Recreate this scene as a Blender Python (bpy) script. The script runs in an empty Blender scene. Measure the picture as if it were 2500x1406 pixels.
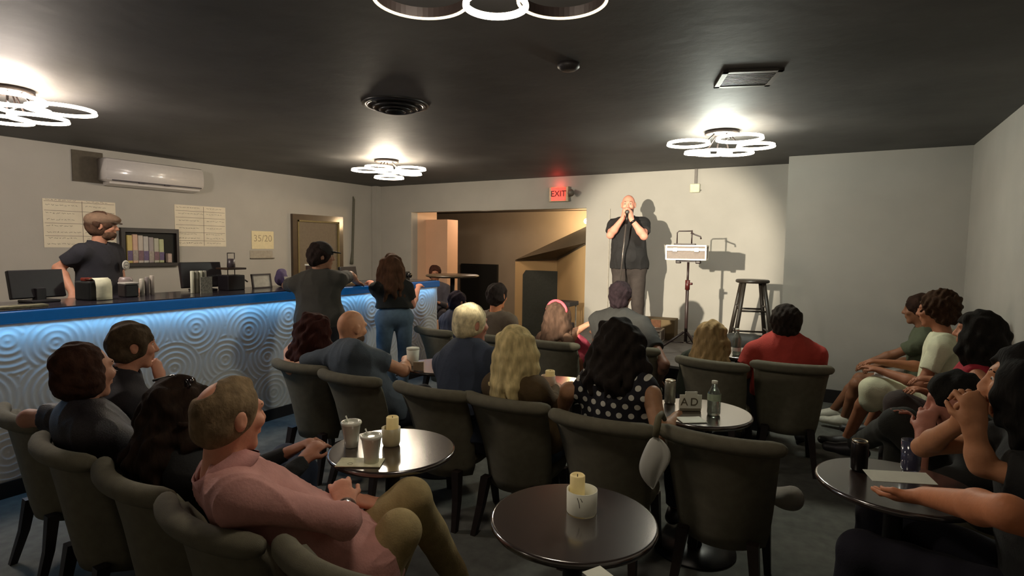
import bpy, bmesh, math, random
import numpy as np
from mathutils import Vector, Matrix
random.seed(7); rng = np.random.default_rng(11)
S = bpy.context.scene; COL = S.collection
PI = math.pi
# ------------------------------------------------------------------ camera
F = 1385.0; H = 1.6
YAW = math.atan(810 / F); PIT = math.atan(101 / F); ROLL = math.atan(.0132)
cf = np.array([-math.sin(YAW) * math.cos(PIT), math.cos(YAW) * math.cos(PIT), -math.sin(PIT)])
cr0 = np.array([math.cos(YAW), math.sin(YAW), 0.]); cu0 = np.cross(cr0, cf)
cr = math.cos(ROLL) * cr0 + math.sin(ROLL) * cu0; cu = -math.sin(ROLL) * cr0 + math.cos(ROLL) * cu0
O = np.array([0, 0, H])
def ray(x, y): return cf + (x - 1250) / F * cr - (y - 703) / F * cu
def ZP(x, y, h): d = ray(x, y); return O + (h - H) / d[2] * d      # point at height h seen at x, y
def YP(x, y, v): d = ray(x, y); return O + v / d[1] * d            # point at depth Y = v
def XP(x, y, v): d = ray(x, y); return O + v / d[0] * d
cd = bpy.data.cameras.new('camera'); cam = bpy.data.objects.new('camera', cd); COL.objects.link(cam)
cd.sensor_fit = 'HORIZONTAL'; cd.sensor_width = 36; cd.lens = F / 2500 * 36; cd.clip_start = .05
M = Matrix(((cr[0], cu[0], -cf[0], 0), (cr[1], cu[1], -cf[1], 0), (cr[2], cu[2], -cf[2], H), (0, 0, 0, 1)))
cam.matrix_world = M; S.camera = cam
S.view_settings.view_transform = 'Standard'; S.view_settings.look = 'None'
S.view_settings.gamma = 1; S.view_settings.use_curve_mapping = False; S.view_settings.exposure = 0.0

# ------------------------------------------------------------------ materials
def lin(c): return tuple(((v / 255) / 12.92 if v / 255 <= .04045 else ((v / 255 + .055) / 1.055) ** 2.4) for v in c)
MATS = {}
def mat(name, rgb, rough=.8, var=.12, scale=30, bump=.0, metal=0, emit=0, ecol=None, trans=0, coat=0, spec=None, bscale=None, detail=4, alpha=1, sheen=0):
    if name in MATS: return MATS[name]
    m = bpy.data.materials.new(name); m.use_nodes = True; nt = m.node_tree; b = nt.nodes['Principled BSDF']
    c = lin(rgb); b.inputs['Roughness'].default_value = rough; b.inputs['Metallic'].default_value = metal
    tc = nt.nodes.new('ShaderNodeTexCoord')
    nz = nt.nodes.new('ShaderNodeTexNoise'); nz.inputs['Scale'].default_value = scale; nz.inputs['Detail'].default_value = detail
    nt.links.new(tc.outputs['Object'], nz.inputs['Vector'])
    rp = nt.nodes.new('ShaderNodeValToRGB')
    rp.color_ramp.elements[0].position = .3; rp.color_ramp.elements[1].position = .7
    rp.color_ramp.elements[0].color = tuple(v * (1 - var) for v in c) + (1,)
    rp.color_ramp.elements[1].color = tuple(min(1, v * (1 + var)) for v in c) + (1,)
    nt.links.new(nz.outputs['Fac'], rp.inputs['Fac']); nt.links.new(rp.outputs['Color'], b.inputs['Base Color'])
    if bump:
        n2 = nt.nodes.new('ShaderNodeTexNoise'); n2.inputs['Scale'].default_value = bscale or scale * 3; n2.inputs['Detail'].default_value = 5
        nt.links.new(tc.outputs['Object'], n2.inputs['Vector'])
        bp = nt.nodes.new('ShaderNodeBump'); bp.inputs['Strength'].default_value = bump; bp.inputs['Distance'].default_value = .004
        nt.links.new(n2.outputs['Fac'], bp.inputs['Height']); nt.links.new(bp.outputs['Normal'], b.inputs['Normal'])
    if emit:
        b.inputs['Emission Color'].default_value = lin(ecol or rgb) + (1,); b.inputs['Emission Strength'].default_value = emit
    if trans: b.inputs['Transmission Weight'].default_value = trans
    if coat: b.inputs['Coat Weight'].default_value = coat; b.inputs['Coat Roughness'].default_value = .1
    if spec is not None: b.inputs['Specular IOR Level'].default_value = spec
    if sheen: b.inputs['Sheen Weight'].default_value = sheen
    if alpha < 1: b.inputs['Alpha'].default_value = alpha
    MATS[name] = m; return m

# ------------------------------------------------------------------ objects
def link(o): COL.objects.link(o); return o
def tag(o, label=None, cat=None, group=None, kind=None):
    if label: o['label'] = label
    if cat: o['category'] = cat
    if group: o['group'] = group
    if kind: o['kind'] = kind
    return o
def empty(name, loc, label, cat, rz=0, group=None):
    o = link(bpy.data.objects.new(name, None)); o.location = loc; o.rotation_euler.z = rz
    o.empty_display_size = .1
    return tag(o, label, cat, group)
def wpar(o, p):
    """parent keeping world coordinates of the mesh"""
    o.parent = p
    o.matrix_parent_inverse = (Matrix.Translation(p.location) @ Matrix.Rotation(p.rotation_euler.z, 4, 'Z')).inverted()
    return o
def obj(name, bm, m, parent=None, smooth=False, world=False):
    me = bpy.data.meshes.new(name)
    if isinstance(bm, tuple):
        V, Fc = bm
        me.vertices.add(len(V)); me.vertices.foreach_set('co', np.asarray(V, np.float32).ravel())
        n = len(Fc); me.loops.add(n * 4); me.loops.foreach_set('vertex_index', np.asarray(Fc, np.int32).ravel())
        me.polygons.add(n); me.polygons.foreach_set('loop_start', np.arange(0, n * 4, 4, dtype=np.int32))
        me.update(calc_edges=True); me.validate()
    else:
        bm.normal_update(); bm.to_mesh(me); bm.free()
    me.materials.append(m)
    me.polygons.foreach_set('use_smooth', np.full(len(me.polygons), bool(smooth)))
    o = link(bpy.data.objects.new(name, me))
    if parent is not None:
        if world: wpar(o, parent)
        else: o.parent = parent
    return o
def copy_tree(o, parent=None):
    c = o.copy(); COL.objects.link(c); c.parent = parent
    if parent is not None: c.matrix_parent_inverse = o.matrix_parent_inverse.copy()
    for ch in list(o.children): copy_tree(ch, c)
    return c

def box(bm, x0, x1, y0, y1, z0, z1, bev=0, mtx=None):
    mt = Matrix.Translation(((x0 + x1) / 2, (y0 + y1) / 2, (z0 + z1) / 2)) @ Matrix.Diagonal((x1 - x0, y1 - y0, z1 - z0, 1))
    if mtx is not None: mt = mtx @ mt
    r = bmesh.ops.create_cube(bm, size=1, matrix=mt)
    if bev:
        es = list({e for v in r['verts'] for e in v.link_edges})
        bmesh.ops.bevel(bm, geom=es, offset=bev, segments=2, affect='EDGES', profile=.5)
    return bm
def B(*a, **k): return box(bmesh.new(), *a, **k)
def ring_loft(bm, loops, close=True, cap0=True, cap1=True):
    vs = [[bm.verts.new(p) for p in L] for L in loops]
    n = len(vs[0])
    for a, b in zip(vs[:-1], vs[1:]):
        for i in range(n if close else n - 1):
            j = (i + 1) % n
            try: bm.faces.new((a[i], a[j], b[j], b[i]))
            except ValueError: pass
    if cap0: bm.faces.new(list(reversed(vs[0])))
    if cap1: bm.faces.new(vs[-1])
    return bm
def lathe(bm, prof, n=32, c=(0, 0, 0), cap0=True, cap1=True):
    loops = [[(c[0] + r * math.cos(2 * PI * i / n), c[1] + r * math.sin(2 * PI * i / n), c[2] + z) for i in range(n)] for r, z in prof]
    return ring_loft(bm, loops, True, cap0, cap1)
def tube(bm, pts, r, n=10, caps=True):
    pts = [Vector(p) for p in pts]
    rs = r if hasattr(r, '__len__') else [r] * len(pts)
    loops = []; up = None
    for i, p in enumerate(pts):
        t = (pts[min(i + 1, len(pts) - 1)] - pts[max(i - 1, 0)]).normalized()
        if up is None:
            up = Vector((0, 0, 1)) if abs(t.z) < .9 else Vector((1, 0, 0))
        a = (up - t * up.dot(t)).normalized(); up = a; b = t.cross(a)
        loops.append([p + (a * math.cos(2 * PI * k / n) + b * math.sin(2 * PI * k / n)) * rs[i] for k in range(n)])
    return ring_loft(bm, loops, True, caps, caps)
def ringband(bm, c, R, w, h, n=48):
    """annular band, outer radius R, radial width w, height h, centred at c"""
    L = []
    for i in range(n):
        a = 2 * PI * i / n; ca, sa = math.cos(a), math.sin(a)
        L.append([bm.verts.new((c[0] + r * ca, c[1] + r * sa, c[2] + z)) for r, z in ((R, -h / 2), (R, h / 2), (R - w, h / 2), (R - w, -h / 2))])
    for i in range(n):
        a, b = L[i], L[(i + 1) % n]
        for k in range(4): bm.faces.new((a[k], b[k], b[(k + 1) % 4], a[(k + 1) % 4]))
    return bm
def prism(bm, poly, vec):
    a = [bm.verts.new(p) for p in poly]; b = [bm.verts.new(Vector(p) + Vector(vec)) for p in poly]
    bm.faces.new(a); bm.faces.new(list(reversed(b)))
    for i in range(len(a)):
        j = (i + 1) % len(a); bm.faces.new((a[j], a[i], b[i], b[j]))
    bmesh.ops.recalc_face_normals(bm, faces=bm.faces); return bm
def text_mesh(name, s, size, m, mtx, parent=None, ext=.001, bold=0):
    c = bpy.data.curves.new(name, 'FONT'); c.body = s; c.size = size; c.extrude = ext; c.align_x = 'CENTER'; c.align_y = 'CENTER'; c.offset = bold
    t = bpy.data.objects.new(name, c); COL.objects.link(t)
    dg = bpy.context.evaluated_depsgraph_get(); me = bpy.data.meshes.new_from_object(t.evaluated_get(dg))
    bpy.data.objects.remove(t); me.transform(mtx); me.materials.clear(); me.materials.append(m)
    o = link(bpy.data.objects.new(name, me))
    if parent is not None: wpar(o, parent)
    return o

# ------------------------------------------------------------------ signed-distance sculpting
def nrm(v): v = np.asarray(v, float); return v / (np.linalg.norm(v) + 1e-9)
DIRS = rng.normal(size=(10, 3)); DIRS /= np.linalg.norm(DIRS, axis=1)[:, None]; PH = rng.uniform(0, 6.28, 10)
def wob(P, fr):
    s = 0
    for i in range(5):
        s = s + np.sin(P @ (DIRS[i] * fr * (1 + .37 * i)) + PH[i] + 1.3 * np.sin(P @ (DIRS[(i + 5) % 10] * fr * .6)))
    return s / 5
class Sdf:
    def __init__(s): s.p = []
    def cap(s, a, b, r1, r2=None, k=.02, flat=None, clip=None, sub=False):
        a = np.array(a, float); b = np.array(b, float); r2 = r1 if r2 is None else r2
        rr = max(r1, r2); lo = np.minimum(a, b) - rr; hi = np.maximum(a, b) + rr
        s.p.append(('c', a, b, r1, r2, k, flat, clip, sub, lo, hi)); return s
    def ell(s, c, r, R=None, k=.02, sub=False, clip=None):
        c = np.array(c, float); r = np.array(r, float); R = np.eye(3) if R is None else np.array(R, float)
        e = np.sqrt(((R.T * r) ** 2).sum(1))
        s.p.append(('e', c, r, R, 0, k, None, clip, sub, c - e, c + e)); return s
    def build(s, res, disp=0, dfr=60, ridge=False, zmin=None, maxcells=9e6, keep=None):
        pos = [q for q in s.p if not q[8]]
        lo = np.min([q[9] for q in pos], 0) - .02 - disp; hi = np.max([q[10] for q in pos], 0) + .02 + disp
        while np.prod((hi - lo) / res) > maxcells: res *= 1.1
        n = np.ceil((hi - lo) / res).astype(int) + 2
        f = np.full(n, .5, np.float32)
        ax = [(lo[i] + res * np.arange(n[i])).astype(np.float32) for i in range(3)]
        for q in s.p:
            kind, k, flat, clip, sub = q[0], q[5], q[6], q[7], q[8]
            mg = k + 3.2 * res + disp * 1.5
            i0 = np.maximum(np.floor((q[9] - mg - lo) / res).astype(int), 0); i1 = np.minimum(np.ceil((q[10] + mg - lo) / res).astype(int) + 1, n)
            if (i1 <= i0).any(): continue
            X = ax[0][i0[0]:i1[0], None, None]; Yy = ax[1][None, i0[1]:i1[1], None]; Z = ax[2][None, None, i0[2]:i1[2]]
            if kind == 'c':
                a, b = q[1], q[2]; ab = b - a; L2 = ab @ ab + 1e-12
                dx, dy, dz = X - a[0], Yy - a[1], Z - a[2]
                t = np.clip((dx * ab[0] + dy * ab[1] + dz * ab[2]) / L2, 0, 1)
                ex, ey, ez = dx - t * ab[0], dy - t * ab[1], dz - t * ab[2]
                d2 = ex * ex + ey * ey + ez * ez
                if flat is not None:
                    fn, fs = flat; dn = ex * fn[0] + ey * fn[1] + ez * fn[2]
                    d2 = d2 + dn * dn * (1 / fs ** 2 - 1)
                d = np.sqrt(d2) - (q[3] + t * (q[4] - q[3]))
                if flat is not None: d = d * (flat[1] * .5 + .5)
            else:
                c, r, R = q[1], q[2], q[3]; dx, dy, dz = X - c[0], Yy - c[1], Z - c[2]
                u = [dx * R[i][0] + dy * R[i][1] + dz * R[i][2] for i in range(3)]
                k0 = np.sqrt(sum((u[i] / r[i]) ** 2 for i in range(3))); k1 = np.sqrt(sum((u[i] / r[i] ** 2) ** 2 for i in range(3))) + 1e-6
                d = k0 * (k0 - 1) / k1
            if clip is not None:
                cp, cn = clip; d = np.maximum(d, (X - cp[0]) * cn[0] + (Yy - cp[1]) * cn[1] + (Z - cp[2]) * cn[2])
            sl = tuple(slice(i0[i], i1[i]) for i in range(3)); g = f[sl]
            if sub:
                h = np.maximum(k - np.abs(g + d), 0) / k; f[sl] = np.maximum(g, -d) + h * h * k / 4
            else:
                h = np.maximum(k - np.abs(g - d), 0) / k; f[sl] = np.minimum(g, d) - h * h * k / 4
        if zmin is not None: f = np.maximum(f, (zmin - ax[2])[None, None, :])
        if keep is not None:
            cp, cn = keep
            f = np.maximum(f, (ax[0][:, None, None] - cp[0]) * cn[0] + (ax[1][None, :, None] - cp[1]) * cn[1] + (ax[2][None, None, :] - cp[2]) * cn[2])
        if disp:
            m = np.abs(f) < disp * 1.6 + res * 2; idx = np.argwhere(m)
            P = lo + res * idx; w_ = wob(P * (np.array([1, 1, .45]) if ridge else 1), dfr); f[m] += (disp * ((1.1 - 2.6 * np.sqrt(np.abs(w_))) * -.8 if ridge else w_)).astype(np.float32)
        f[0] = f[-1] = .5; f[:, 0] = f[:, -1] = .5; f[:, :, 0] = f[:, :, -1] = .5
        return snets(f, lo, res)
def snets(f, lo, res):
    nx, ny, nz = f.shape; sg = f < 0
    cs = np.zeros((nx - 1, ny - 1, nz - 1), np.uint8); cnr = [(i, j, k) for i in (0, 1) for j in (0, 1) for k in (0, 1)]
    for i, j, k in cnr: cs += sg[i:nx - 1 + i, j:ny - 1 + j, k:nz - 1 + k]
    act = np.argwhere((cs > 0) & (cs < 8)); idm = np.full(cs.shape, -1, np.int32); idm[tuple(act.T)] = np.arange(len(act))
    v = {c: f[act[:, 0] + c[0], act[:, 1] + c[1], act[:, 2] + c[2]] for c in cnr}
    ps = np.zeros((len(act), 3)); ct = np.zeros(len(act))
    for a in cnr:
        for d in range(3):
            if a[d] == 0:
                b = list(a); b[d] = 1; b = tuple(b); va, vb = v[a], v[b]; m = (va < 0) != (vb < 0)
                t = np.where(m, va / np.where(va - vb == 0, 1, va - vb), 0)
                for e in range(3): ps[:, e] += m * (a[e] + (t if e == d else 0))
                ct += m
    V = lo + res * (act + ps / np.maximum(ct, 1)[:, None]); Q = []
    for d in range(3):
        e1, e2 = (d + 1) % 3, (d + 2) % 3
        s0 = [slice(1, -1)] * 3; s0[d] = slice(0, -1); s1 = list(s0); s1[d] = slice(1, None)
        A, Bq = sg[tuple(s0)], sg[tuple(s1)]
        for flip, mm in ((0, A & ~Bq), (1, ~A & Bq)):
            w = np.argwhere(mm)
            if not len(w): continue
            w[:, e1] += 1; w[:, e2] += 1
            def gid(o1, o2):
                g = w.copy(); g[:, e1] -= o1; g[:, e2] -= o2; return idm[g[:, 0], g[:, 1], g[:, 2]]
            q = np.stack([gid(1, 1), gid(0, 1), gid(0, 0), gid(1, 0)], 1)
            Q.append(q[:, ::-1] if flip else q)
    Q = np.concatenate(Q); Q = Q[(Q >= 0).all(1)]
    return V, Q
#PART2
# ------------------------------------------------------------------ people
def fwd(yaw, pitch=0):
    y, p = math.radians(yaw), math.radians(pitch)
    return np.array([-math.sin(y) * math.cos(p), math.cos(y) * math.cos(p), -math.sin(p)])
def perp(d, ref):
    ref = np.array(ref, float); v = ref - d * (ref @ d); return nrm(v)
def hand(s, w, d, pn, res, curl=.5, side=1, sc=1.0):
    """palm, four unequal bent fingers and a side thumb; pn = palm normal (fingers curl that way)"""
    d = nrm(d); pn = perp(d, pn); lat = np.cross(d, pn) * side
    fr = max(.0082 * sc, res * .95)
    s.cap(w, w + d * .035 * sc, .026 * sc, .030 * sc, k=.02, flat=(pn, .6))
    s.cap(w + d * .035 * sc, w + d * .08 * sc, .036 * sc, .038 * sc, k=.02, flat=(pn, .42))
    for i, (o, L) in enumerate(((-.029, .058), (-.010, .070), (.010, .074), (.029, .066))):
        b0 = w + d * .092 * sc + lat * o * sc * 1.05
        a1 = curl * .8; d1 = nrm(d * math.cos(a1) + pn * math.sin(a1) + lat * o * 2)
        b1 = b0 + d1 * L * .55 * sc; a2 = curl * 1.9
        d2 = nrm(d * math.cos(a2) + pn * math.sin(a2) + lat * o); b2 = b1 + d2 * L * .55 * sc
        s.cap(b0 - d * .012, b1, fr * 1.1, fr, k=.004); s.cap(b1, b2, fr, fr * .85, k=.004)
    t0 = w + d * .03 * sc - lat * .028 * sc; td = nrm(d * .75 - lat * .75 + pn * .3 * (1 + curl))
    t1 = t0 + td * .035 * sc; t2 = t1 + nrm(d + pn * .5 * curl - lat * .15) * .032 * sc
    s.cap(t0, t1, fr * 1.5, fr * 1.2, k=.012); s.cap(t1, t2, fr * 1.15, fr, k=.004)
def head_sdf(s, c, f, u, l, jaw=1, nose=1):
    R = np.stack([l, f, u])
    s.ell(c + u * .018 - f * .008, (.074, .096, .095), R, k=.02)
    s.ell(c - u * .045 + f * .028, (.056 * jaw, .066, .068), R, k=.035)
    s.cap(c - u * .1 + f * .066 - l * .012, c - u * .1 + f * .066 + l * .012, .022 * jaw, k=.02)
    s.cap(c + u * .026 + f * .082 - l * .034, c + u * .026 + f * .082 + l * .034, .014, k=.018)
    for q in (1, -1):
        s.ell(c + u * .010 + f * .099 + l * .031 * q, (.017, .014, .011), R, k=.012, sub=True)
        s.ell(c - u * .022 + f * .072 + l * .042 * q, (.02, .022, .02), R, k=.02)
        s.ell(c - u * .002 - f * .006 + l * .078 * q, (.010, .021, .033), R, k=.006)
        s.ell(c - u * .000 + f * .002 + l * .089 * q, (.006, .010, .016), R, k=.004, sub=True)
    s.cap(c + u * .012 + f * .094, c - u * .026 + f * .112 * nose, .0085, .013, k=.012)
    s.cap(c - u * .03 + f * .1 - l * .012, c - u * .03 + f * .1 + l * .012, .009, k=.008)
    s.cap(c - u * .053 + f * .093 - l * .016, c - u * .053 + f * .093 + l * .016, .0075, k=.006)
    s.cap(c - u * .066 + f * .092 - l * .013, c - u * .066 + f * .092 + l * .013, .008, k=.006)
def hair_sdf(style, c, f, u, l, back, L=.3, w=1, seed=1, ear=False):
    s = Sdf(); R = np.stack([l, f, u]); rr = random.Random(seed); face = True
    if style in ('short', 'crew'):
        t = .010 if style == 'crew' else .017
        s.ell(c + u * .025 - f * .012, (.076 + t, .094 + t, .092 + t), R)
        s.ell(c - u * .035 - f * .045, (.064 + t, .05 + t, .055), R, k=.03)
    elif style == 'sides':
        s.ell(c + u * .018 - f * .010, (.084, .105, .096), R)
        s.ell(c - u * .035 - f * .045, (.07, .06, .055), R, k=.03)
        s.ell(c + u * .095 + f * .0, (.085, .12, .055), R, k=.01, sub=True)
    elif style == 'thin':
        s.ell(c + u * .018 - f * .010, (.082, .104, .099), R)
        s.ell(c - u * .035 - f * .045, (.07, .06, .055), R, k=.03)
        s.ell(c + u * .088 - f * .062 + l * .02, (.045, .045, .03), R, k=.01, sub=True); s.cap(c + u * .1 + f * .02, c + u * .095 + f * .055, .022, .018, k=.02)
    elif style == 'puff':
        s.ell(c + u * .035 - f * .03, (.078 + .045 * w, .095 + .035 * w, .09 + .035 * w), R)
        s.ell(c - u * .05 - f * .06, (.07 + .02 * w, .06 + .02 * w, .06), R, k=.04)
        if ear: s.ell(c - u * .035 - f * .015, (.104, .072, .09), R, k=.03)
    else:  # long
        s.ell(c + u * .025 - f * .014, (.094, .112, .108), R)
        n = 26
        for i in range(n):
            a = math.radians(-118 + 236 * i / (n - 1)) + rr.uniform(-.08, .08)
            o = -f * math.cos(a) + l * math.sin(a)
            p0 = c + u * .05 + o * .075; p1 = c - u * .03 + o * (.092 + .012 * w)
            dn = nrm(np.array([0, 0, -1.]) + back * .10); k2 = rr.uniform(.85, 1.05)
            sp = (.088 + .035 * w)
            p2 = c - u * .10 + o * sp + dn * .0
            p2 = p2 + l * rr.uniform(-.012, .012)
            p3 = p2 + dn * L * .55 * k2 + o * rr.uniform(-.02, .02) * w + l * rr.uniform(-.02, .02) + back * .02
            p4 = p3 + dn * L * .45 * k2 + o * rr.uniform(-.03, .01) * w + l * rr.uniform(-.025, .025)
            if math.cos(a) < .1: p3 = p3 + back * .03; p4 = p4 + back * .03
            r0 = .024 + .008 * w
            s.cap(p0, p1, r0, k=.02); s.cap(p1, p2, r0, k=.018); s.cap(p2, p3, r0, r0 * .95, k=.014); s.cap(p3, p4, r0 * .95, r0 * .45, k=.012)
        s.cap(c - u * .02 + back * .05, c - u * .1 + back * .07 + np.array([0, 0, -L * .5]), .075, .06 + .03 * w, k=.03, flat=(f, .5))
    if style != 'sides' or True:
        s.ell(c - u * .045 + f * .095, (.066, .075, .098), R, k=.015, sub=True)
        s.ell(c - u * .0 + f * .125, (.07, .05, .07), R, k=.015, sub=True)
    if style in ('short', 'crew', 'sides', 'thin'):
        for q in (1, -1): s.ell(c - u * .006 + f * .002 + l * .092 * q, (.020, .020, .028), R, k=.01, sub=True)
    return s
def seg(a, b, t): return a + (b - a) * t
def person(label, head, yaw=0, look=None, tilt=0, roll=0, hip=None, b=1.0, sw=.18, skin=(150, 105, 80), hair=('short', (40, 30, 25)), hairk={},
           top=(50, 50, 55), sleeve='short', bottom=(30, 32, 40), shoe=(30, 28, 28), arms={}, legs={}, res=.009, stand=False, floor=0, belly=0,
           face=True, topname='shirt', topmat=None, bottomname='trousers', collar=None, skirt=False, barelegs=False, group='people in the audience', eyes=False, lower=True, hairbump=.014, neckup=0, child=1.0, beard=None, folds=(.006, 22), ak=1.0, hem=-.02):
    sc = child
    head = np.array(head, float); look = yaw if look is None else look
    bf = fwd(yaw); bl = np.array([-bf[1], bf[0], 0.]); up = np.array([0, 0, 1.])
    f = fwd(look, tilt); l = np.array([-fwd(look)[1], fwd(look)[0], 0.]); u = np.cross(l, f) * -1
    u = np.cross(f, -l) if np.cross(f, -l)[2] > 0 else -np.cross(f, -l)
    if roll:
        a = math.radians(roll); l, u = l * math.cos(a) + u * math.sin(a), u * math.cos(a) - l * math.sin(a)
    N = head - u * .172 - f * .035 + up * neckup
    if hip is None: hip = np.array([head[0], head[1], .5]) - bf * .02
    hip = np.array(hip, float); spine = nrm(N - hip); TL = np.linalg.norm(N - hip)
    pl = perp(spine, bl); pf = np.cross(spine, pl) * -1
    if pf @ bf < 0: pf = -pf
    ch = hip + spine * TL * .66
    root = empty('person', (float(hip[0]), float(hip[1]), floor), label, 'person', 0, group)
    sm = mat('skin_%d_%d_%d' % skin, skin, .55, .06, 40, .15, spec=.3)
    # joints
    J = {}
    for q, nm in ((1, 'L'), (-1, 'R')):
        sh = N + pl * sw * q - spine * .055 * (1 if stand else 1)
        A = arms.get(nm, {})
        sh = np.array(A.get('sh', sh), float)
        wr = A.get('w'); el = A.get('e')
        if wr is None: wr = hip + bf * .30 + bl * .07 * q + up * .17 if not stand else sh - up * .52 + bl * .05 * q + bf * .06
        wr = np.array(wr, float)
        if el is None:
            mid = (sh + wr) / 2; D = np.linalg.norm(wr - sh); h = math.sqrt(max(.28 ** 2 - (D / 2) ** 2, .0016)) * (1 if D < .56 else .3)
            ed = np.array(A.get('ed', bl * .5 * q - up * .9 - bf * .5), float); ed = perp(nrm(wr - sh), ed); el = mid + ed * h
        el = np.array(el, float)
        Lg = legs.get(nm, {})
        hj = hip + bl * .09 * q
        if stand:
            kn = np.array(Lg.get('k', hj * [1, 1, 0] + up * (floor + (hip[2] - floor) * .53) + bf * .03 + bl * .02 * q), float)
            an = np.array(Lg.get('a', hj * [1, 1, 0] + up * (floor + .09) + bl * .03 * q), float)
        else:
            kn = np.array(Lg.get('k', hj + bf * .44 + bl * .05 * q + up * .0), float)
            an = np.array(Lg.get('a', np.array([kn[0], kn[1], floor + .10]) + bf * .03), float)
        J[nm] = dict(sh=sh, el=el, wr=wr, hd=np.array(A.get('hd', nrm(wr - el)), float), pn=np.array(A.get('pn', -up), float), curl=A.get('curl', .5), hj=hj, kn=kn, an=an, toe=np.array(Lg.get('toe', bf), float), hide=A.get('hide', False))
    # body: one continuous surface
    s = Sdf(); head_sdf(s, head, f, u, l)
    s.cap(head - u * .06 - f * .015, N - spine * .02, .053, .058, k=.03)
    s.cap(hip + spine * .05, ch, .105 * b, .112 * b, k=.06, flat=(pf, .62))
    s.cap(N - spine * .03, ch, .045, .085 * b, k=.05, flat=(pf, .7))
    for nm in 'LR':
        j = J[nm]; s.cap(N - spine * .04, j['sh'], .040, .043, k=.04)
        ab = (b * .3 + .7) * ak; s.cap(j['sh'], j['el'], .042 * (b * .4 + .6) * ak, .036 * ab, k=.03); s.cap(j['el'], seg(j['el'], j['wr'], .3), .038 * ab, .040 * ab, k=.02); s.cap(seg(j['el'], j['wr'], .3), j['wr'], .040 * ab, .026, k=.02)
        hand(s, j['wr'], j['hd'], j['pn'], res, j['curl'], 1 if nm == 'R' else -1)
        if lower:
            s.cap(hip, j['hj'], .078, .075, k=.03)
            s.cap(j['hj'], j['kn'], .076 * (b * .4 + .6), .053, k=.03); s.cap(j['kn'], seg(j['kn'], j['an'], .35), .052, .052, k=.03); s.cap(seg(j['kn'], j['an'], .35), j['an'], .052, .034, k=.02)
            s.cap(j['an'] - up * .03, j['an'] + j['toe'] * .14 - up * .06, .032, .025, k=.03)
    obj('body', s.build(res), sm, root, True, True)
    # torso garment
    t = Sdf(); off = .014
    if topname != 'none':
        t.cap(hip + spine * .02, hip + spine * TL * .45, .158 * b + off, .14 * b + off, k=.06, flat=(pf, .72))
        t.cap(J['L']['hj'] + up * .05 - bf * .0, J['R']['hj'] + up * .05, .106 * (b * .4 + .6) + off, k=.05)
        t.cap(hip + spine * TL * .4, ch + spine * .04, .14 * b + off, .15 * b + off, k=.06, flat=(pf, .68))
        if belly: t.ell(hip + spine * .14 + pf * .07 * belly, (.15 * b, .13 * b * belly, .15), np.stack([pl, pf, spine]), k=.06)
        t.cap(N - spine * .055 + pl * sw * .8, N - spine * .055 - pl * sw * .8, .062 + off, k=.07, flat=(pf, .85))
        for nm in 'LR':
            j = J[nm]; t.cap(N - spine * .035, seg(N, j['sh'], .8) - spine * .02, .05, .05, k=.05)
            dr = nrm(j['el'] - j['sh']); af = (b * .4 + .6)
            if sleeve == 'short':
                e = seg(j['sh'], j['el'], .62); t.cap(j['sh'], seg(j['sh'], j['el'], .8), .062 * af, .062 * af, k=.04, clip=(e, dr))
            elif sleeve in ('long', 'rolled'):
                t.cap(j['sh'], j['el'], .060 * af * ak, .046 * af * ak, k=.04)
                tt = .97 if sleeve == 'long' else .35
                e = seg(j['el'], j['wr'], tt); d2 = nrm(j['wr'] - j['el']); t.cap(j['el'], j['wr'], .047 * af, .036 if sleeve == 'long' else .044, k=.025, clip=(e, d2))
        t.cap(N - spine * .01, head - u * .03, .055, .06, k=.012, sub=True)
        if sleeve == 'none':
            for nm in 'LR': j = J[nm]; t.ell(j['sh'] + nrm(j['sh'] - N) * .055, (.05, .06, .07), k=.02, sub=True)
        tm = topmat or mat('cloth_%d_%d_%d' % top, top, .9, .1, 18, .35, bscale=120)
        obj(topname, t.build(res, disp=folds[0], dfr=folds[1], ridge=True, keep=(hip + up * hem, -up)), tm, root, True, True)
        if collar:
            cm = mat('collar_%d_%d_%d' % collar, collar, .9, .05, 18, .3, bscale=120)
            bmc = bmesh.new(); lp = []
            cN = N + u * .03
            for i in range(28):
                a = 2 * PI * i / 28; d = pl * math.cos(a) * .070 + pf * math.sin(a) * .072
                o2 = nrm(d); dd = -.02 * max(0, math.sin(a)); c0 = cN + d + spine * (dd * 1.4)
                lp.append([tuple(c0 - spine * .045 + o2 * .020), tuple(c0 + spine * .018 + o2 * .0), tuple(c0 + spine * .022 + o2 * .004), tuple(c0 - spine * .045 + o2 * .028)])
            vs = [[bmc.verts.new(p) for p in q] for q in lp]
            for i in range(28):
                if i == 7: continue
                A_, B_ = vs[i], vs[(i + 1) % 28]
                for k_ in range(4): bmc.faces.new((A_[k_], A_[(k_ + 1) % 4], B_[(k_ + 1) % 4], B_[k_]))
            obj('collar', bmc, cm, root, True, True)
    if lower:
        p = Sdf(); bmt = mat('cloth_%d_%d_%d' % bottom, bottom, .9, .12, 25, .35, bscale=150)
        p.cap(J['L']['hj'], J['R']['hj'], .106 * (b * .4 + .6), k=.04)
        p.ell(hip + spine * .03, (.15 * b, .115 * b, .13), np.stack([pl, pf, spine]), k=.04)
        for nm in 'LR':
            j = J[nm]; af = (b * .4 + .6)
            p.cap(j['hj'], j['kn'], .098 * af, .068 * af, k=.03)
            if skirt or barelegs:
                pass
            else:
                e = j['an'] + up * .02; dr = nrm(j['an'] - j['kn'])
                p.cap(j['kn'], j['an'] + dr * .05, .067 * af, .052, k=.025, clip=(e, dr))
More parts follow.
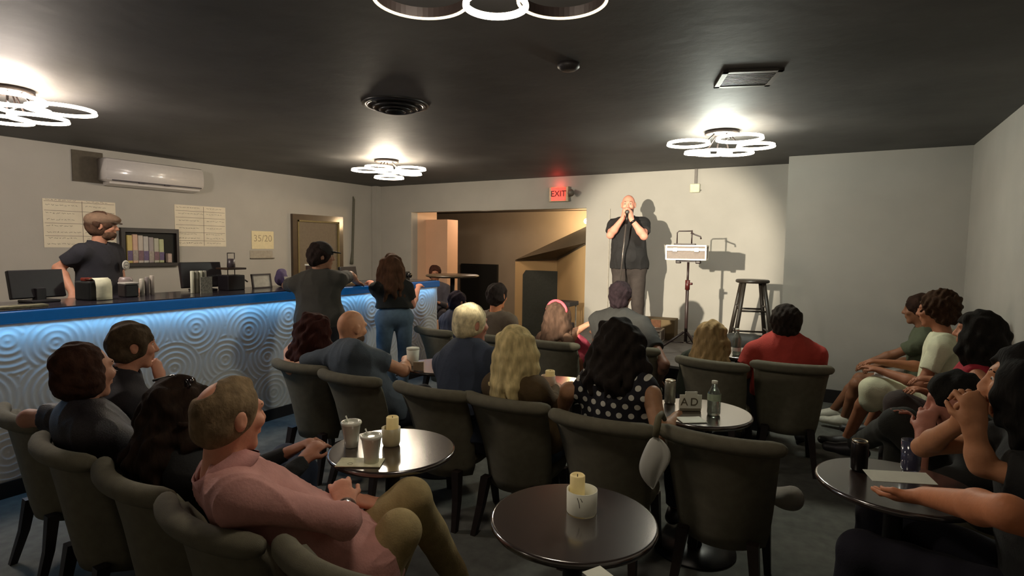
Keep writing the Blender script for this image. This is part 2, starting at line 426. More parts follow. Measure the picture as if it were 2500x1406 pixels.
        if skirt:
            m = (J['L']['kn'] + J['R']['kn']) / 2
            p.cap(seg(J['L']['hj'], J['L']['kn'], .6), seg(J['R']['hj'], J['R']['kn'], .6), .1, k=.05)
            p.cap(J['L']['kn'] - bf * .04, J['R']['kn'] - bf * .04, .085, k=.05); p.cap(J['L']['kn'], J['L']['kn'] - up * .1, .075, .08, k=.04); p.cap(J['R']['kn'], J['R']['kn'] - up * .1, .075, .08, k=.04)
        if barelegs:
            p2 = Sdf(); p2.p = [q for q in p.p]
            m = seg(J['L']['hj'], J['L']['kn'], .78)
            p.p = [(q[:7] + ((m, bf),) + q[8:]) for q in p.p]
        obj('skirt' if skirt else ('shorts' if barelegs else bottomname), p.build(res, disp=.005, dfr=25), bmt, root, True, True)
        for nm in 'LR':
            j = J[nm]; z = Sdf(); an = j['an']; toe = nrm(j['toe']); tp = an + toe * .17 - up * .055
            z.cap(an - toe * .045 - up * .045, tp, .042, .036, k=.02, flat=(up, .9)); z.cap(an - up * .02, an + toe * .07 - up * .045, .044, .04, k=.03)
            z.cap(an + up * .045, an + up * .1, .035, .04, k=.01, sub=True)
            obj('shoe', z.build(max(res * .8, .006), keep=(an - up * .088, (0, 0, -1)) if abs(toe[2]) < .1 else None), mat('shoe_%d_%d_%d' % shoe, shoe, .5, .1, 30), root, True, True)
    if hair and hair[0] != 'bald':
        hs = hair_sdf(hair[0], head, f, u, l, -bf, **hairk)
        cu_ = hairbump
        hm = hairmat(hair[1], hair[0]); obj('hair', hs.build(min(res, .008), disp=cu_, dfr=70 if hair[0] in ('puff', 'curly') else 45), hm, root, True, True)
    if beard:
        z = Sdf(); R = np.stack([l, f, u]); z.ell(head - u * .07 + f * .03, (.062, .075, .055), R); z.ell(head - u * .035 + f * .105, (.06, .03, .022), R, k=.01, sub=True); z.ell(head + u * .03 + f * .05, (.1, .12, .065), R, k=.01, sub=True)
        obj('beard', z.build(.006, disp=.003, dfr=90), hairmat(beard, 'short'), root, True, True)
    if eyes:
        for q in (1, -1):
            c = head + u * .009 + f * .0785 + l * .031 * q
            bme = bmesh.new(); bmesh.ops.create_uvsphere(bme, u_segments=14, v_segments=10, radius=.0105, matrix=Matrix.Translation(c))
            e = obj('eye', bme, mat('eye_white', (190, 180, 170), .3, .02), root, True, True)
            bme = bmesh.new(); bmesh.ops.create_uvsphere(bme, u_segments=12, v_segments=8, radius=.0065, matrix=Matrix.Translation(c + f * .0055))
            obj('iris', bme, mat('iris_dark', (30, 20, 15), .2, .02), root, True, True)
            bme = bmesh.new(); a0 = head + u * .031 + f * .094; tube(bme, [a0 + l * q * .018, a0 + l * q * .034 + u * .004 - f * .004, a0 + l * q * .048 - f * .013], [.003, .004, .002], 6)
            obj('eyebrow', bme, hairmat(hair[1] if hair else (60, 45, 35), 'short'), root, True, True)
    return root, dict(J=J, N=N, hip=hip, f=f, u=u, l=l, bf=bf, bl=bl, pf=pf, pl=pl, spine=spine, head=head, sm=sm)
def hairmat(c, st='short'):
    n = 'hair_%d_%d_%d' % tuple(c)
    if n in MATS: return MATS[n]
    m = mat(n, c, .85, .35, 35, .9, bscale=90, spec=.15); nt = m.node_tree
    for nd in nt.nodes:
        if nd.type == 'TEX_NOISE':
            mp = nt.nodes.new('ShaderNodeMapping'); mp.inputs['Scale'].default_value = (1, 1, .22 if st == 'long' else .7)
            tc = [q for q in nt.nodes if q.type == 'TEX_COORD'][0]
            nt.links.new(tc.outputs['Object'], mp.inputs['Vector']); nt.links.new(mp.outputs['Vector'], nd.inputs['Vector'])
    return m
def add_cap(root, d, style, col):
    h, f, u, l = d['head'], d['f'], d['u'], d['l']; R = np.stack([l, f, u]); m = mat('cap_%d_%d_%d' % col, col, .9, .15, 40, .4)
    s = Sdf()
    if style == 'flat':
        s.ell(h + u * .058 + f * .0, (.096, .122, .066), R); s.ell(h + u * .05 - f * .045, (.09, .08, .06), R, k=.03); s.ell(h + u * .055 + f * .085, (.07, .055, .03), R, k=.03)
        s.ell(h - u * .06, (.1, .14, .07), R, k=.01, sub=True)
    else:
        s.ell(h + u * .035, (.09, .11, .102), R); s.ell(h - u * .065, (.12, .16, .1), R, k=.008, sub=True)
    obj('cap', s.build(.007), m, root, True, True)
    v = Sdf(); q0 = h + u * (.042 if style != 'flat' else .036) + f * .10
    for t in (-1, -.5, 0, .5, 1): v.cap(q0 + l * t * .06 - f * abs(t) * .02, q0 + l * t * .048 + f * (.072 if style != 'flat' else .045) * (1 - .25 * t * t) - u * .012, .0075, .006, k=.02)
    obj('visor', v.build(.005), mat('visor_%d' % col[0], tuple(int(c * .6) for c in col), .8), root, True, True)
    return root
#PART3
# ------------------------------------------------------------------ the room
LX, RX, BY, BYR, CZ = -7.07, .99, 7.37, 6.80, 2.60
wallm = mat('wall_paint_grey', (170, 166, 158), .75, .04, 3, .12, bscale=60)
ceilm = mat('ceiling_paint_black', (80, 79, 78), .65, .3, 1.6, .6, bscale=9, detail=6)
floorm = mat('floor_carpet_grey', (92, 92, 86), .95, .22, 14, .5, bscale=260, detail=8)
basem = mat('baseboard_black', (30, 26, 26), .5, .1, 20)
stagem = mat('stage_grey_boards', (96, 90, 86), .7, .15, 12, .2)
def st(name, bm, m, smooth=False): return tag(obj(name, bm, m, None, smooth), kind='structure')
st('floor', B(LX - .1, 1.1, -2.6, 10.6, -.1, 0), floorm)
st('ceiling', B(LX - .1, 1.1, -2.6, BY + .16, CZ, CZ + .1), ceilm)
st('wall_left', B(LX - .12, LX, -2.6, BY, 0, CZ), wallm)
st('wall_right', B(RX, RX + .1, -2.6, BYR + .1, 0, CZ), wallm)
st('wall_rear', B(LX, RX, -2.7, -2.6, 0, CZ), wallm)
OL, OR_, OT = -6.277, -3.128, 2.15
bm = B(LX - .12, OL, BY, BY + .16, 0, CZ); box(bm, OR_, -.55, BY, BY + .16, 0, CZ); box(bm, OL, OR_, BY, BY + .16, OT, CZ)
st('wall_back', bm, wallm)
bm = B(-.565, RX, BYR, BYR + .12, 0, CZ); box(bm, -.565, -.445, BYR + .1, BY + .16, 0, CZ)
st('wall_back_right', bm, wallm)
st('trim_corner_pipe', B(-7.06, -6.95, BY - .11, BY, 0, CZ), wallm)
st('baseboard_left', B(LX, LX + .015, -2.6, BY, 0, .12), basem)
st('baseboard_right', B(RX - .015, RX, -2.6, BYR, 0, .12), basem)
bm = B(-.58, RX, BYR - .018, BYR, 0, .14); st('baseboard_back_right', bm, basem)
# stage
bm = B(-3.0, -.57, 5.35, BY, 0, .47); st('trim_stage_platform', bm, basem)
bm = bmesh.new()
y = 5.33
while y < BY - .02:
    box(bm, -3.02, -.575, y, min(y + .30, BY) - .004, .471, .50, .003); y += .30
st('trim_stage_boards', bm, stagem)
st('baseboard_stage', B(-3.1, -.57, BY - .014, BY, .50, .56), mat('baseboard_pale', (190, 184, 174), .5))
# hallway behind the opening
hallm = mat('hallway_paint', (150, 136, 120), .8, .05, 3); creamm = mat('stairwell_paint_cream', (205, 170, 120), .7, .04, 3); peach = mat('hallway_side_paint', (212, 170, 140), .8, .04, 3)
st('wall_hallway_back', B(-9.0, -1.0, 9.8, 9.9, 0, 2.6), hallm)
J1 = float(XP(1040, 600, OL)[1]); J2 = float(YP(1092, 600, J1)[0]); JT = float(YP(1066, 536, J1)[2])
st('wall_hallway_left', B(-6.75, OL - .0, BY + .16, J1 + .3, 0, 2.3), mat('hallway_jamb_paint', (220, 186, 156), .8, .04, 3))
st('wall_hallway_end', B(OL - .3, J2, J1, J1 + .3, 0, JT), peach)
st('wall_hallway_far_left', B(-9.1, -9.0, 8.6, 9.9, 0, 2.6), hallm)
st('wall_hallway_right', B(-2.2, -2.1, BY + .16, 9.8, 0, 2.6), hallm)
st('ceiling_hallway', B(-9.1, -1.0, BY + .16, 9.9, 2.28, 2.38), mat('hallway_ceiling', (70, 60, 54), .8))
# stair underside with the panelled closet wall beneath it
A_ = YP(1258, 638, 9.0); D_ = YP(1360, 636, 9.0); C_ = YP(1432, 597, 7.56); B_ = YP(1432, 557, 8.6)
B_ = B_ + (B_ - A_) * .35
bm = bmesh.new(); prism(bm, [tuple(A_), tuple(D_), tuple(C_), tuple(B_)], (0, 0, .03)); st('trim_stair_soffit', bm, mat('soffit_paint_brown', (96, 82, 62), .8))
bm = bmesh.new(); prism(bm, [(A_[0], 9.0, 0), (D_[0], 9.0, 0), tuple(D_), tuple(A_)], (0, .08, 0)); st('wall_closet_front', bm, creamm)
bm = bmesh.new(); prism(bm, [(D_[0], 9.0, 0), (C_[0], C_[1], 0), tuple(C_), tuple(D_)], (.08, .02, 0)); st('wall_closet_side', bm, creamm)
pl0 = YP(1278, 660, 8.98); pr0 = YP(1372, 660, 8.98)
bm = bmesh.new(); x0, x1, zt = pl0[0], min(pr0[0], D_[0] + .08), 1.18
prism(bm, [(x0, 8.985, .0), (x1, 8.985, .0), (x1, 8.985, zt), (x0 + .06, 8.985, zt), (x0, 8.985, zt - .08)], (0, -.03, 0))
dr = tag(obj('door_2', bm, mat('closet_door_slate', (62, 66, 60), .7)), kind='structure')
k0 = YP(1128, 643, 9.78); k1 = YP(1216, 646, 9.78)
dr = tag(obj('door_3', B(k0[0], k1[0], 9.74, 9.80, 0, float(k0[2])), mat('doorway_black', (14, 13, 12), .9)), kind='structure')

# ---- left wall fittings
def wallpt(x, y): p = XP(x, y, LX); return float(p[1]), float(p[2])
y0, y1, z1 = 5.60, 6.57, 2.04
d1 = tag(obj('door_1', B(LX + .002, LX + .03, y0 + .11, y1 - .11, 0, z1 - .10), mat('door_grey_brown', (112, 100, 84), .6, .08)), kind='structure')
bm = B(LX, LX + .05, y0, y0 + .085, 0, z1); box(bm, LX, LX + .05, y1 - .085, y1, 0, z1); box(bm, LX, LX + .05, y0 + .085, y1 - .085, z1 - .085, z1)
obj('door_frame', bm, mat('door_frame_brown', (60, 44, 28), .4, .2, 12, coat=.3), d1)
bm = B(LX + .01, LX + .058, y0 + .085, y0 + .11, 0, z1 - .085); box(bm, LX + .01, LX + .058, y1 - .11, y1 - .085, 0, z1 - .085); box(bm, LX + .01, LX + .058, y0 + .085, y1 - .085, z1 - .11, z1 - .085)
obj('door_stop', bm, mat('door_stop_brass', (120, 106, 66), .55, .1), d1)
# air conditioner
ac = empty('air_conditioner', (LX, 3.65, 2.35), 'white wall-mounted split air conditioner high on the left wall above the bar', 'air conditioner')
acm = mat('ac_white_plastic', (214, 208, 204), .25, .02, coat=.5)
bm = bmesh.new(); prof = [(0, .15), (.17, .15), (.20, .13), (.212, .02), (.205, -.07), (.18, -.10), (0, -.10)]
prism(bm, [(px, -.55, pz) for px, pz in prof], (0, 1.08, 0)); bmesh.ops.bevel(bm, geom=bm.edges[:], offset=.012, segments=2, affect='EDGES'); obj('housing', bm, acm, ac, True)
bm = bmesh.new(); prism(bm, [(px, -.50, pz) for px, pz in ((.02, -.102), (.165, -.102), (.155, -.122), (.05, -.14), (.02, -.14))], (0, 1.0, 0)); obj('air_flap', bm, acm, ac)
bm = B(.186, .20, -.49, .50, -.092, -.080); box(bm, .187, .207, -.22, -.16, -.10, -.08); box(bm, .187, .207, .06, .12, -.10, -.08); obj('air_slot', bm, mat('ac_slot_dark', (60, 54, 60), .6), ac)
bm = B(0, .012, -.87, -.58, -.13, .20); tag(obj('wall_panel', bm, mat('panel_olive_grey', (84, 76, 64), .8, .1)), 'olive grey square panel on the wall left of the air conditioner', 'panel').location = (LX, 3.74, 2.36)
# posters
pap = mat('poster_paper', (222, 212, 190), .8, .05, 8); ink = mat('poster_ink', (88, 80, 74), .9); inkf = mat('poster_ink_faint', (120, 110, 98), .9)
def poster(y0, y1, z0, z1, cols, rows, label, sd):
    r = empty('poster', (LX, y0, z0), label, 'poster', 0, 'paper menus taped behind the bar'); W, Hh = y1 - y0, z1 - z0; rr = random.Random(sd)
    obj('sheet', B(.001, .004, 0, W, 0, Hh), pap, r)
    bm = bmesh.new()
    for c in cols: box(bm, .004, .0055, W * c - .002, W * c + .002, .01, Hh - .01)
    for w in rows: box(bm, .004, .0055, .012, W - .012, Hh * w - .002, Hh * w + .002)
    obj('ruled_lines', bm, inkf, r)
    bm = bmesh.new(); xs = [0] + list(cols) + [1]; rs = [0] + list(rows) + [1]
    for a, b2 in zip(xs[:-1], xs[1:]):
        for c, d in zip(rs[:-1], rs[1:]):
            n = max(1, int((d - c) * Hh / .05))
            for i in range(n):
                zz = Hh * (c + (d - c) * (i + .6) / n); yy = W * a + .02 + rr.uniform(0, .03)
                while yy < W * b2 - .04 - rr.uniform(0, .06):
                    q = rr.uniform(.012, .04); pts = [(.0052, yy + q * t / 5, zz + rr.uniform(-.007, .007)) for t in range(6)]
                    tube(bm, pts, .0013, 4); yy += q + .012
    obj('handwriting', bm, ink, r); return r
poster(2.60, 3.27, 1.53, 2.03, [.52], [.24, .5, .76, .95], 'large paper menu taped to the wall behind the bartender in the cap', 3)
poster(3.92, 4.58, 1.55, 2.06, [.55], [.14, .34, .52, .7, .86], 'large ruled paper menu right of the snack cabinet', 5)
r = empty('paper_sign', (LX, 5.13, 1.645), 'small yellowed square sign with a handwritten price, between menu and door', 'sign')
obj('card', B(.001, .006, -.175, .175, -.125, .125, .002), mat('card_yellowed', (222, 208, 168), .8, .04), r)
text_mesh('handwriting', '35/20', .13, mat('pencil_line', (170, 154, 126), .9), Matrix.Translation((LX + .0065, 5.13, 1.665)) @ Matrix(((0, 0, 1, 0), (1, 0, 0, 0), (0, 1, 0, 0), (0, 0, 0, 1))), r, .0005)
r = empty('wall_bracket', (LX, 5.115, 1.39), 'thin grey rail with clear sheet below the small yellowed sign', 'rail')
obj('rail', B(.001, .02, -.19, .19, -.006, .006), mat('rail_grey', (96, 88, 78), .5), r); obj('backing_sheet', B(.001, .003, -.19, .17, .006, .11), mat('sheet_grey', (158, 150, 136), .5), r)
bm = bmesh.new(); tube(bm, [(LX + .02, 6.82, 2.39), (LX + .02, 6.835, 2.34), (LX + .02, 6.82, 2.0), (LX + .02, 6.80, 1.5), (LX + .02, 6.78, 1.33), (LX + .02, 6.775, 1.28)], [.008, .018, .02, .018, .028, .03], 10)
tag(obj('hanging_cord_cover', bm, mat('cord_cover_olive', (84, 82, 68), .6), None, True), 'long olive cord cover hanging on the left wall right of the door', 'cord cover')
# snack cabinet
r = empty('wall_cabinet', (LX, 3.62, 1.535), 'dark open wall cabinet of packets behind the bar', 'cabinet')
cb = mat('cabinet_dark_wood', (36, 28, 24), .5, .2); Wc, Hc_ = .32, .222
bm = B(0, .05, -Wc, Wc, -Hc_, -Hc_ + .04); box(bm, 0, .05, -Wc, Wc, Hc_ - .05, Hc_); box(bm, 0, .05, -Wc, -Wc + .04, -Hc_ + .04, Hc_ - .05); box(bm, 0, .05, Wc - .03, Wc, -Hc_ + .04, Hc_ - .05); obj('frame', bm, cb, r)
obj('back_panel', B(.0, .01, -Wc, Wc, -Hc_, Hc_), mat('cabinet_back', (24, 24, 20), .8), r)
pc = [(190, 170, 100), (196, 160, 140), (180, 170, 160), (176, 172, 168), (150, 140, 140), (170, 168, 150), (168, 172, 130)]
for i, c in enumerate(pc):
    pr = empty('snack_packet', (LX + .031, 3.385 + i * .058, 1.535 - Hc_ + .041), ['yellow packet at the left end of the dark wall cabinet', 'pinkish packet next to the yellow one in the wall cabinet', 'white and purple packet third in the wall cabinet', 'pale packet in the middle of the wall cabinet', 'grey packet right of the middle in the wall cabinet', 'beige packet second from the right end of the cabinet row', 'greenish packet at the right end of the cabinet row'][i], 'packet', 0, 'packets in the wall cabinet')
    hh = .33 - .01 * abs(i - 1); obj('wrapper', B(-.018, .018, -.0275, .0275, 0, hh, .008), mat('packet_%d' % i, c, .4, .1, 20), pr)
    obj('label_band', B(.017, .0195, -.026, .026, .03, hh * .45), mat('packet_band_%d' % (i % 3), [(90, 74, 110), (150, 140, 130), (110, 80, 90)][i % 3], .5, .3, 60), pr)
bm = B(-.03, .03, -.025, .025, 0, .11, .008); o = obj('small_box', bm, mat('small_box_white', (170, 150, 140), .5)); o.location = (LX + .041, 3.815, 1.535 - Hc_ + .041); tag(o, 'small white box standing apart at the right of the wall cabinet', 'box')

# ------------------------------------------------------------------ bar
bar = empty('bar_counter', (-4.75, 3.4, 0), 'long bar with white swirl-relief front lit by a blue light strip', 'bar')
BX, BY0, BY1 = -4.43, .2, 5.70
# relief panel
P_ = [(1.42, .98, .20), (1.67, .93, .19), (2.15, .96, .24), (2.60, .92, .22), (3.06, .84, .20), (3.47, .93, .22), (3.85, .80, .15), (4.10, .86, .20), (4.55, .90, .19), (4.95, .88, .17), (5.40, .92, .21),
      (1.25, .62, .22), (1.70, .60, .24), (2.10, .62, .16), (2.42, .62, .22), (2.84, .62, .20), (3.24, .58, .20), (3.6, .55, .22), (4.0, .52, .19), (4.38, .60, .2), (4.8, .55, .2), (5.2, .58, .17), (5.52, .50, .2),
      (1.4, .28, .22), (1.9, .26, .24), (2.4, .28, .2), (2.86, .32, .22), (3.3, .24, .22), (3.75, .26, .2), (4.2, .24, .22), (4.7, .24, .2), (5.15, .26, .19), (5.5, .2, .16), (.9, .9, .22), (.6, .5, .25), (.9, .3, .22), (.4, .9, .2), (.3, .2, .2)]
rg = .0075; ys = np.arange(BY0, BY1 + .001, rg); zs = np.arange(.10, 1.085, rg); YY, ZZ = np.meshgrid(ys, zs, indexing='ij')
hgt = np.zeros_like(YY); best = np.full_like(YY, 9.); base = np.zeros_like(YY)
for i, (cy, cz, r) in enumerate(P_):
    d = np.hypot(YY - cy, ZZ - cz); dd = d / r
    wave = lambda dist, per=.042: np.clip(np.cos(dist / per * 2 * PI), -.2, 1) ** 1
    m = dd < np.minimum(best, 2.0); base = np.where(m, wave(d), base); best = np.where(m, dd, best)
order = sorted(range(len(P_)), key=lambda i: (i * 7) % 11)
for i in order:
    cy, cz, r = P_[i]; d = np.hypot(YY - cy, ZZ - cz); m = d < r; base = np.where(m, np.clip(np.cos(d / .042 * 2 * PI), -.2, 1) * np.clip((r - d) / .01, 0, 1), base)
X_ = BX + .0038 * base; nY, nZ = YY.shape
V = np.stack([X_, YY, ZZ], -1).reshape(-1, 3) - np.array([-4.75, 3.4, 0]); ii, jj = np.meshgrid(np.arange(nY - 1), np.arange(nZ - 1), indexing='ij'); a = (ii * nZ + jj).ravel()
Qd = np.stack([a, a + nZ, a + nZ + 1, a + 1], 1)
obj('relief_panel', (V, Qd), mat('relief_white', (214, 212, 208), .45, .03, 5), bar, True)
def bp(x0, x1, y0, y1, z0, z1, bev=0): return B(x0 + 4.75, x1 + 4.75, y0 - 3.4, y1 - 3.4, z0, z1, bev)
obj('cabinet_core', bp(-4.95, BX - .012, BY0, BY1, .0, 1.08), mat('bar_core_grey', (150, 148, 146), .6), bar)
obj('toe_kick', bp(-4.5, BX - .008 + .02, BY0, BY1, 0, .10), basem, bar)
obj('bar_top', bp(-5.10, -4.46, BY0, BY1 + .02, 1.125, 1.165, .006), mat('bar_top_dark', (40, 36, 44), .25, .2, coat=.4), bar)
obj('light_strip', bp(-4.50, -4.40, BY0, BY1 + .02, 1.085, 1.158, .01), mat('led_strip_blue', (20, 70, 130), .3, .1, emit=.48, ecol=(4, 74, 124)), bar)
obj('back_counter', B(-5.75 + 4.75 + .65 - .65, -5.1 + 4.75, BY0 - 3.4, BY1 - 3.4, .86, .90), mat('bar_back_counter', (60, 56, 56), .4), bar)
# things on the bar
T = 1.165
def monitor(y, x, w, h, rz, label, tiltz=0, wall=False):
    r = empty('point_of_sale_screen', (x, y, T), label, 'screen', rz, None); bk = mat('plastic_black', (22, 18, 22), .4, .15)
    mt = Matrix.Rotation(math.radians(-12), 4, 'Y')
    obj('screen_housing', B(-.02, .02, -w / 2, w / 2, .03, .03 + h, .006, mtx=mt), bk, r)
    obj('screen_glass', B(-.024, -.0205, -w / 2 + .012, w / 2 - .012, .045, .02 + h, mtx=mt), mat('screen_dark', (18, 18, 22), .15), r)
    obj('neck', B(-.03, .03, -.03, .03, .0, .10, .004), bk, r); obj('foot', B(-.09, .09, -.09, .09, 0, .018, .006), bk, r); return r
monitor(1.76, -4.9, .33, .20, .1, 'black point of sale screen at the left end of the bar')
monitor(3.02, -5.02, .36, .23, -.1, 'tilted black point of sale screen behind the stacked cups')
monitor(4.72, -4.95, .26, .15, .05, 'black screen on the bar between man in cap and woman in jeans')
r = empty('receipt_printer', (-4.82, 2.07, T), 'black receipt printer with a curl of white paper, in front of the bartender', 'printer', .1)
obj('housing', B(-.09, .09, -.09, .08, 0, .14, .012), mat('printer_black', (24, 26, 26), .5), r)
bm = bmesh.new(); pts = [(.03, .15), (.07, .165), (.105, .15), (.12, .10), (.118, .03), (.12, .005)]
L = [[(x, -.055, z), (x, .055, z), (x - .0015, .055, z - .0015), (x - .0015, -.055, z - .0015)] for x, z in pts]; ring_loft(bm, L); obj('paper_curl', bm, mat('receipt_paper', (205, 205, 180), .7), r, True)
obj('red_lamp', B(-.03, .03, -.08, -.02, .14, .165, .006), mat('red_plastic', (110, 40, 28), .4), r)
r = empty('stapler', (-4.86, 2.32, T), 'dark low gadget with a pale top edge right of the receipt printer', 'gadget'); obj('body', B(-.06, .06, -.05, .05, 0, .10, .01), mat('plastic_black', (22, 18, 22)), r); obj('lid', B(-.06, .06, -.05, .05, .10, .115, .004), mat('lid_grey', (170, 166, 160), .5), r)
cupw = mat('paper_cup_white', (196, 196, 176), .6, .05)
def cupstack(x, y, n, h, label, col=None, g='cup sleeves on the bar'):
    bm = bmesh.new(); pr = []
    for i in range(n):
        z = i * h / n; pr += [(.034, z), (.042, z + h / n * .75), (.044, z + h / n * .8), (.044, z + h / n * .98), (.036, z + h / n)]
    lathe(bm, pr, 20); o = obj('cup_stack', bm, col or cupw, None, True); o.location = (x, y, T); return tag(o, label, 'cups', g)
for i in range(4):
    bm = bmesh.new(); lathe(bm, [(.0145, 0), (.0155, .005), (.0155, .188 - .006 * (i % 2)), (.013, .192)], 16); o = obj('lid_stack', bm, [cupw, mat('paper_cup_grey', (140, 138, 124), .6)][i % 2], None, True); o.location = (-4.80, 2.795 + i * .036, T)
    tag(o, ['first pale thin stack of cup lids, left in front of the tilted screen', 'second grey thin stack of cup lids before the tilted screen', 'third pale thin stack of cup lids before the tilted screen', 'fourth grey thin stack of cup lids, right in front of the tilted screen'][i], 'lids', 'thin lid stacks on the bar')
r = empty('flyer_stack', (-4.74, 2.88, T), 'grey patterned flyer standing against the thin lid stacks', 'flyer', .1); obj('sheet', B(0, .012, -.06, .05, 0, .14), mat('flyer_print', (120, 118, 108), .6, .5, 70), r); 
for i in range(3):
    bm = bmesh.new(); lathe(bm, [(.016, 0), (.017, .13 + .012 * i), (.014, .135 + .012 * i)], 14); o = obj('straw_bundle', bm, mat('straw_%d' % i, [(190, 184, 170), (120, 112, 110), (170, 160, 150)][i], .5), None, True); o.location = (-4.92, 2.45 + i * .04, T)
    tag(o, ['pale bundle of straws nearest the bartender', 'grey bundle of straws in the middle of three', 'beige bundle of straws farthest from the bartender'][i], 'straws', 'straw bundles on the bar')
o = obj('glass_jar', lathe(bmesh.new(), [(.045, 0), (.05, .1), (.05, .13), (.04, .15)], 20), mat('jar_grey', (130, 118, 116), .4), None, True); o.location = (-4.98, 2.36, T); tag(o, 'short grey jar beside the straws at the bartender right arm', 'jar')
r = empty('cup_dispenser', (-4.9, 3.22, T), 'black two-level rack with thin posts and a cup holder on top', 'rack'); bk = mat('plastic_black', (22, 18, 22))
obj('lower_box', B(-.08, .08, -.085, .085, 0, .14, .008), bk, r); obj('shelf', B(-.09, .09, -.095, .095, .19, .208, .004), mat('rack_shelf_brown', (50, 34, 22), .4), r)
for sy in (-.035, .035):
    bm = bmesh.new(); tube(bm, [(0, sy, .14), (0, sy, .345)], .004, 8); obj('post', bm, bk, r, True)
bm = bmesh.new(); tube(bm, [(0, -.035, .342), (0, .035, .342)], .004, 8); obj('top_bar', bm, bk, r, True)
obj('cup_holder', lathe(bmesh.new(), [(.03, .208), (.036, .212), (.034, .29)], 20), mat('rack_cup_grey', (66, 58, 62), .4), r, True)
bm = bmesh.new(); tube(bm, [(.02, .085, .09), (.02, .13, .085), (.02, .15, .07)], .008, 8); obj('spout', bm, bk, r, True)
r = empty('picture_frame', (-4.88, 3.53, T), 'dark framed blank white card standing on the bar left of the man in the cap', 'frame', .05)
mt = Matrix.Rotation(math.radians(-10), 4, 'Y'); bm = B(-.008, .008, -.11, .11, .125, .14, mtx=mt); box(bm, -.008, .008, -.11, .11, 0, .012, mtx=mt); box(bm, -.008, .008, -.11, -.095, 0, .14, mtx=mt); box(bm, -.008, .008, .095, .11, 0, .14, mtx=mt); obj('border', bm, mat('frame_dark', (60, 50, 50), .4), r)
obj('card', B(-.004, .004, -.095, .095, .012, .125, mtx=mt), mat('card_white', (196, 192, 180), .6), r)
r = empty('purple_bag', (-4.95, 3.80, T), 'small purple bag with a white tag on the bar behind the leaning man', 'bag'); s = Sdf(); s.ell((0, 0, .07), (.06, .07, .07)); s.ell((0, 0, .14), (.035, .05, .04), k=.03); obj('pouch', s.build(.008, disp=.006, dfr=50), mat('bag_purple', (74, 60, 96), .8, .3), r, True); obj('tag', B(.055, .065, -.01, .045, .06, .10), mat('card_white', (196, 192, 180)), r)
o = obj('napkin_tray', B(-.09, .09, -.14, .14, 0, .035, .008), mat('tray_cream', (205, 200, 165), .5)); o.location = (-4.62, 4.30, T); tag(o, 'cream flat tray on the bar edge right of the man in the cap', 'tray')
o = obj('menu_holder', B(-.015, .015, -.11, .11, 0, .20, .004), mat('menu_holder_brown', (58, 34, 30), .5)); o.location = (-4.98, 4.25, T); tag(o, 'dark brown upright menu holder beside the cap man face', 'menu')
o = obj('light_bar', B(-.02, .02, -.12, .12, 0, .02, .004), mat('pale_plastic', (215, 212, 200), .4)); o.location = (-4.98, 4.25, T + .20); tag(o, 'narrow white strip resting on top of the brown menu holder', 'strip')
o = obj('bar_drain_rail', B(-.05, .05, -.5, .42, 0, .018, .004), mat('rail_chrome', (150, 146, 120), .3, .3, 40, metal=.6)); o.location = (-4.56, 1.25, T); tag(o, 'thin metal rail lying along the left end of the bar', 'rail')
r = empty('round_high_table', (-4.50, 6.12, 0), 'dark brown round high table past the far end of the bar', 'table')
obj('tabletop', lathe(bmesh.new(), [(.33, 1.185), (.355, 1.195), (.355, 1.21), (.34, 1.218)], 40), mat('high_table_brown', (70, 56, 40), .35), r, True); obj('pole', lathe(bmesh.new(), [(.035, .03), (.03, 1.185)], 16), basem, r, True); obj('base', lathe(bmesh.new(), [(.25, 0), (.25, .02), (.06, .04)], 32), basem, r, True)
r = empty('camera_on_bar', (-4.75, 5.46, T), 'small dark camera-like box on the bar end beside the woman in jeans', 'camera'); obj('box_body', B(-.04, .04, -.05, .05, 0, .11, .008), mat('camera_dark', (44, 42, 42), .5), r); bm = bmesh.new(); tube(bm, [(.04, 0, .06), (.09, 0, .06)], .03, 14); obj('lens', bm, mat('lens_black', (18, 18, 18), .2), r, True)

# ------------------------------------------------------------------ exit sign, wall box, ceiling vents
r = empty('exit_sign', (-3.54, BY, 2.355), 'lit red exit sign above the opening to the hallway', 'sign')
obj('housing', B(-.15, .15, -.05, 0, -.11, .10, .008), mat('exit_housing', (196, 182, 150), .5), r)
obj('lit_face', B(-.112, .112, -.056, -.049, -.095, .088, .002), mat('exit_red_glow', (150, 16, 12), .4, .3, 8, emit=2.6, ecol=(255, 34, 18)), r)
text_mesh('letters', 'EXIT', .115, mat('exit_letters', (60, 4, 6), .6), Matrix.Translation((-3.54, BY - .0565, 2.352)) @ Matrix.Rotation(PI / 2, 4, 'X'), r, .001, .002)
bm = bmesh.new(); tube(bm, [(.15, -.03, .02), (.21, -.04, .015)], .012, 8); tube(bm, [(.20, -.05, .03), (.22, -.11, -.01)], [.03, .045], 14); obj('emergency_lamp', bm, mat('emergency_lamp_grey', (110, 102, 92), .5), r, True)
r = empty('wall_switch_box', (-1.66, BY, 2.36), 'small cream box with a grey conduit up to the ceiling behind the stage', 'box')
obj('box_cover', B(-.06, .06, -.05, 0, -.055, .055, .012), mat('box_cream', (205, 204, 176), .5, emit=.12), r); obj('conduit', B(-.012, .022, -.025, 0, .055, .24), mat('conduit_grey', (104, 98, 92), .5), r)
obj('thumb_knob', B(.06, .072, -.03, -.015, -.035, -.02, .003), mat('conduit_grey', (104, 98, 92)), r)
r = empty('ceiling_air_vent', (-2.82, 3.14, CZ), 'round black ceiling air vent with concentric rings', 'vent')
